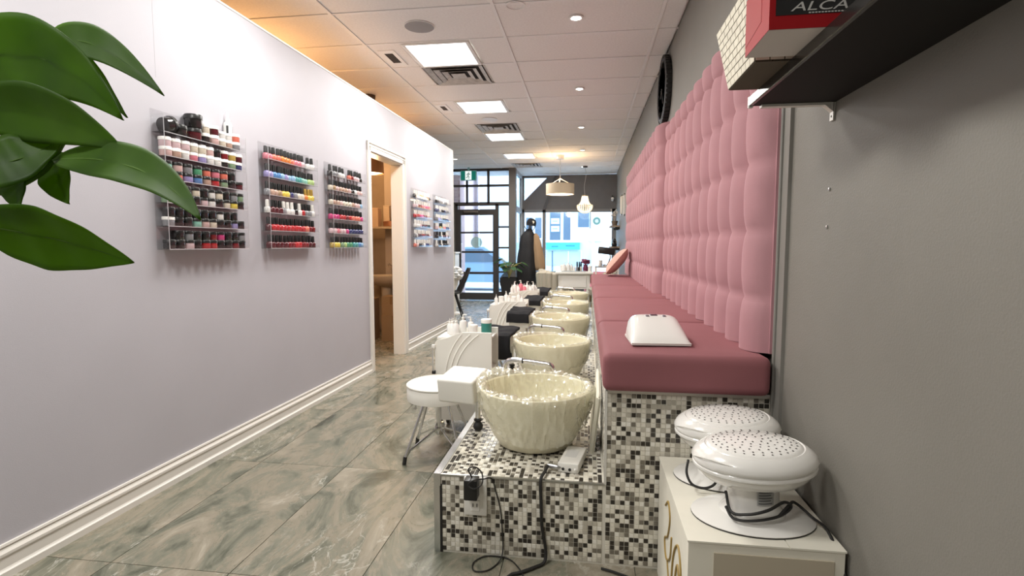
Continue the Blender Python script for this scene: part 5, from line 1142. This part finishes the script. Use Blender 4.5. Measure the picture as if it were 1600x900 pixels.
for k, (x, y, kk, c_, s) in enumerate(((-.40, 9.66, 'pump', 'w', 1), (-.35, 9.72, 'squeeze', 'w', 1.3), (-.32, 9.64, 'pump', 'w', 1.05), (-.27, 9.74, 'squeeze', 'w', 1.2), (-.22, 9.66, 'squeeze', 'w', .9), (-.44, 9.74, 'jar', 'w', 1), (.06, 9.62, 'jar', 'w', .9))): bottle(kk, c_, x, y, zt, 'plain white %s on the manicure table' % {'pump': 'pump bottle', 'squeeze': 'nozzle bottle', 'jar': 'lidded tub'}[kk], s, 'white bottles on the manicure table', k)
for k, (x, n) in enumerate(((-.17, 'grey'), (-.13, 'black'), (-.10, 'cream'))):
    t = thing('brush_bottle', '%s slim polish bottle standing on the manicure table' % n, 'bottle', (x, 9.68, zt), 0, 'slim bottles on the manicure table'); t.scale = (1.1, 1.1, 1.9); obj('body', body_me[n], t); obj('cap', cap_me['black'], t)
t = thing('purple_vase', 'plum coloured flower arrangement in a vase on the manicure table', 'flowers', (-.02, 9.72, zt)); MB().lathe([(0, 0), (.045, 0), (.05, .05), (.035, .10), (.045, .12), (.035, .12)], 16).build('vase', mat('plum_glass', (.14, .02, .06), .2), t, True)
b = MB(); rn = random.Random(2)
for k in range(12): b.lathe([(0, -.025), (.03, -.008), (.035, .01), (0, .025)], 8, (rn.uniform(-.05, .05), rn.uniform(-.04, .04), .14+rn.uniform(0, .08)))
b.build('blooms', mat('plum_petals', (.20, .04, .09), .7), t, True)
# side trolley with black lamp near the wall
t = thing('side_table', 'small white frame side table by the grey wall near the pillow', 'table', (.31, 8.6, 0))
MB().bbox(.13, .50, 8.4, 8.8, .92, .94, .004, 1).build('tabletop', mat('grey_glass_top', (.34, .33, .31), .2), t, world=True)
MB().box(.14, .49, 8.41, 8.79, .62, .635).build('shelf', M_WHITE, t, world=True)
for x_ in (.145, .485):
    for y_ in (8.415, 8.785): MB().box(x_-.012, x_+.012, y_-.012, y_+.012, 0, .92).build('leg', M_WHITE, t, world=True)
t = thing('desk_lamp', 'black rectangular magnifier lamp on a bent grey arm over the side table', 'lamp', (.32, 8.6, .941))
MB().lathe([(0, 0), (.07, 0), (.07, .015), (.015, .02)], 20).build('base', M_STEEL, t, True); MB().tube(spline([(0, 0, .015), (.05, .02, .12), (.03, 0, .2), (-.04, 0, .25)], 5), .011, 8).build('arm', M_STEEL, t, True)
b = MB(); b.bbox(-.17, .09, -.05, .06, .18, .29, .012, 2, M=Matrix.Rotation(.12, 4, 'Y')); b.build('head', M_BLACK, t, True)
MB().tube([(.08*math.cos(k*.45)-.05, -.03, .10+.08*math.sin(k*.45)) for k in range(14)], .005, 6, closed=True).build('lens_ring', M_STEEL, t, True)
for k, (x, y, kk, c_) in enumerate(((.20, 8.5, 'squeeze', 'w'), (.42, 8.5, 'pump', 'w'), (.45, 8.68, 'jar', 'w'), (.22, 8.7, 'jar', 'w'))): bottle(kk, c_, x, y, .941, 'white %s on the side table by the grey wall' % {'pump': 'pump bottle', 'squeeze': 'nozzle bottle', 'jar': 'lidded tub'}[kk], .8, 'bottles on the side table', k)
# pink armchair back in the far corner
t = thing('pink_chair', 'pink armchair back behind the manicure table near the window', 'chair', (.22, 11.3, 0))
MB().lathe([(0, .28), (.26, .28), (.28, .42), (.24, .46), (0, .46)], 28).build('seat', mat('candy_pink', (.66, .26, .33), .8, sheen=.3), t, True)
MB().tube([(.27*math.cos(a), .27*math.sin(a), .62) for a in [math.radians(20+140*k/10) for k in range(11)]], .09, 10).build('back_roll', MATS['candy_pink'], t, True); MB().grid(lambda u, v: Vector((.28*math.cos(math.radians(20+140*u)), .28*math.sin(math.radians(20+140*u)), .4+.25*v)), 14, 3).build('backrest', MATS['candy_pink'], t, True)
for k in range(4):
    a = math.pi/4+k*math.pi/2; MB().tube([(.17*math.cos(a), .17*math.sin(a), .3), (.22*math.cos(a), .22*math.sin(a), 0)], [.016, .01], 8).build('leg', MATS['gold_leg'], t, True)
# right wall: small shelves with decor, picture frames, camera
for z, lb in ((1.69, 'upper'), (1.24, 'lower')):
    t = thing('ledge_shelf', lb+' small brown ledge shelf on the grey wall near the window', 'shelf', (.60, 12.1, z), 0, 'small ledge shelves')
    MB().box(.50, WR-.001, 11.7, 12.5, z-.03, z).build('board', mat('brown_board', (.34, .26, .19), .6), t, world=True)
    for y_ in (11.8, 12.4): MB().box(.6, WR-.001, y_-.01, y_+.01, z-.08, z-.03).build('bracket', M_FRAME, t, world=True)
t = thing('woven_planter', 'brown pot with pale dried flowers on the upper ledge shelf', 'planter', (.59, 11.85, 1.691)); MB().lathe([(0, 0), (.05, 0), (.075, .10), (.065, .10), (0, .09)], 18).build('pot', mat('brown_pot', (.16, .12, .09), .6), t, True)
rn = random.Random(9)
b = MB()
for k in range(22): p = Vector((rn.uniform(-.09, .06), rn.uniform(-.08, .08), rn.uniform(.2, .36))); b.tube([(0, 0, .09), p], .002, 4).lathe([(0, -.018), (.02, 0), (0, .018)], 6, p)
b.build('dried_stems', mat('dried_flower', (.55, .52, .5), .9), t)
bottle('jar', 'w', .60, 12.15, 1.691, 'white lidded tub on the upper ledge shelf', 1.0)
for k, (y, kk, c_) in enumerate(((11.8, 'jar', 'w'), (11.95, 'squeeze', 'r'), (12.1, 'pump', 'w'))): bottle(kk, c_, .60, y, 1.241, '%s on the lower ledge shelf' % ('white lidded tub', 'rose nozzle bottle', 'white pump bottle')[k], 1.1)
t = thing('dark_figurine', 'dark rounded ornament on the lower ledge shelf', 'ornament', (.585, 11.72, 1.241)); MB().lathe([(0, 0), (.05, 0), (.06, .05), (.03, .09), (.04, .13), (.025, .17), (0, .18)], 16).build('body', M_BLACK, t, True); MB().lathe([(.042, .125), (.05, .13), (.042, .135)], 16).build('collar', M_STEEL, t, True)
for y, z, lb in ((9.35, 2.0, 'nearest the pink panels'), (10.35, 2.03, 'in the middle of the three'), (11.2, 2.08, 'closest to the bay window')):
    t = thing('picture_frame', 'slim white picture frame on the grey wall, '+lb, 'picture frame', (WR, y, z), 0, 'white picture frames')
    b = MB(); h_, w2 = .20, .15
    for a in ((-w2, w2, -h_, -h_+.02), (-w2, w2, h_-.02, h_), (-w2, -w2+.02, -h_, h_), (w2-.02, w2, -h_, h_)): b.box(-.026, -.001, a[0], a[1], a[2], a[3])
    b.build('frame', M_GLOSSW, t); MB().box(-.010, -.002, -w2+.02, w2-.02, -h_+.02, h_-.02).build('print', mat('pale_print', (.55, .53, .52), .6), t)
t = thing('security_camera', 'small black and white camera high on the bay bulkhead corner', 'camera', (.60, 13.2, 2.40)); MB().tube([(0, .1, .06), (0, .04, .05), (0, 0, 0)], .014, 8).build('mount', M_BLACK, t, True); MB().lathe([(0, -.05), (.035, -.05), (.035, .03), (.02, .045), (0, .045)], 16, M=Matrix.Translation((0, -.02, -.02)) @ Matrix.Rotation(1.2, 4, 'X')).build('body', M_GLOSSW, t, True)
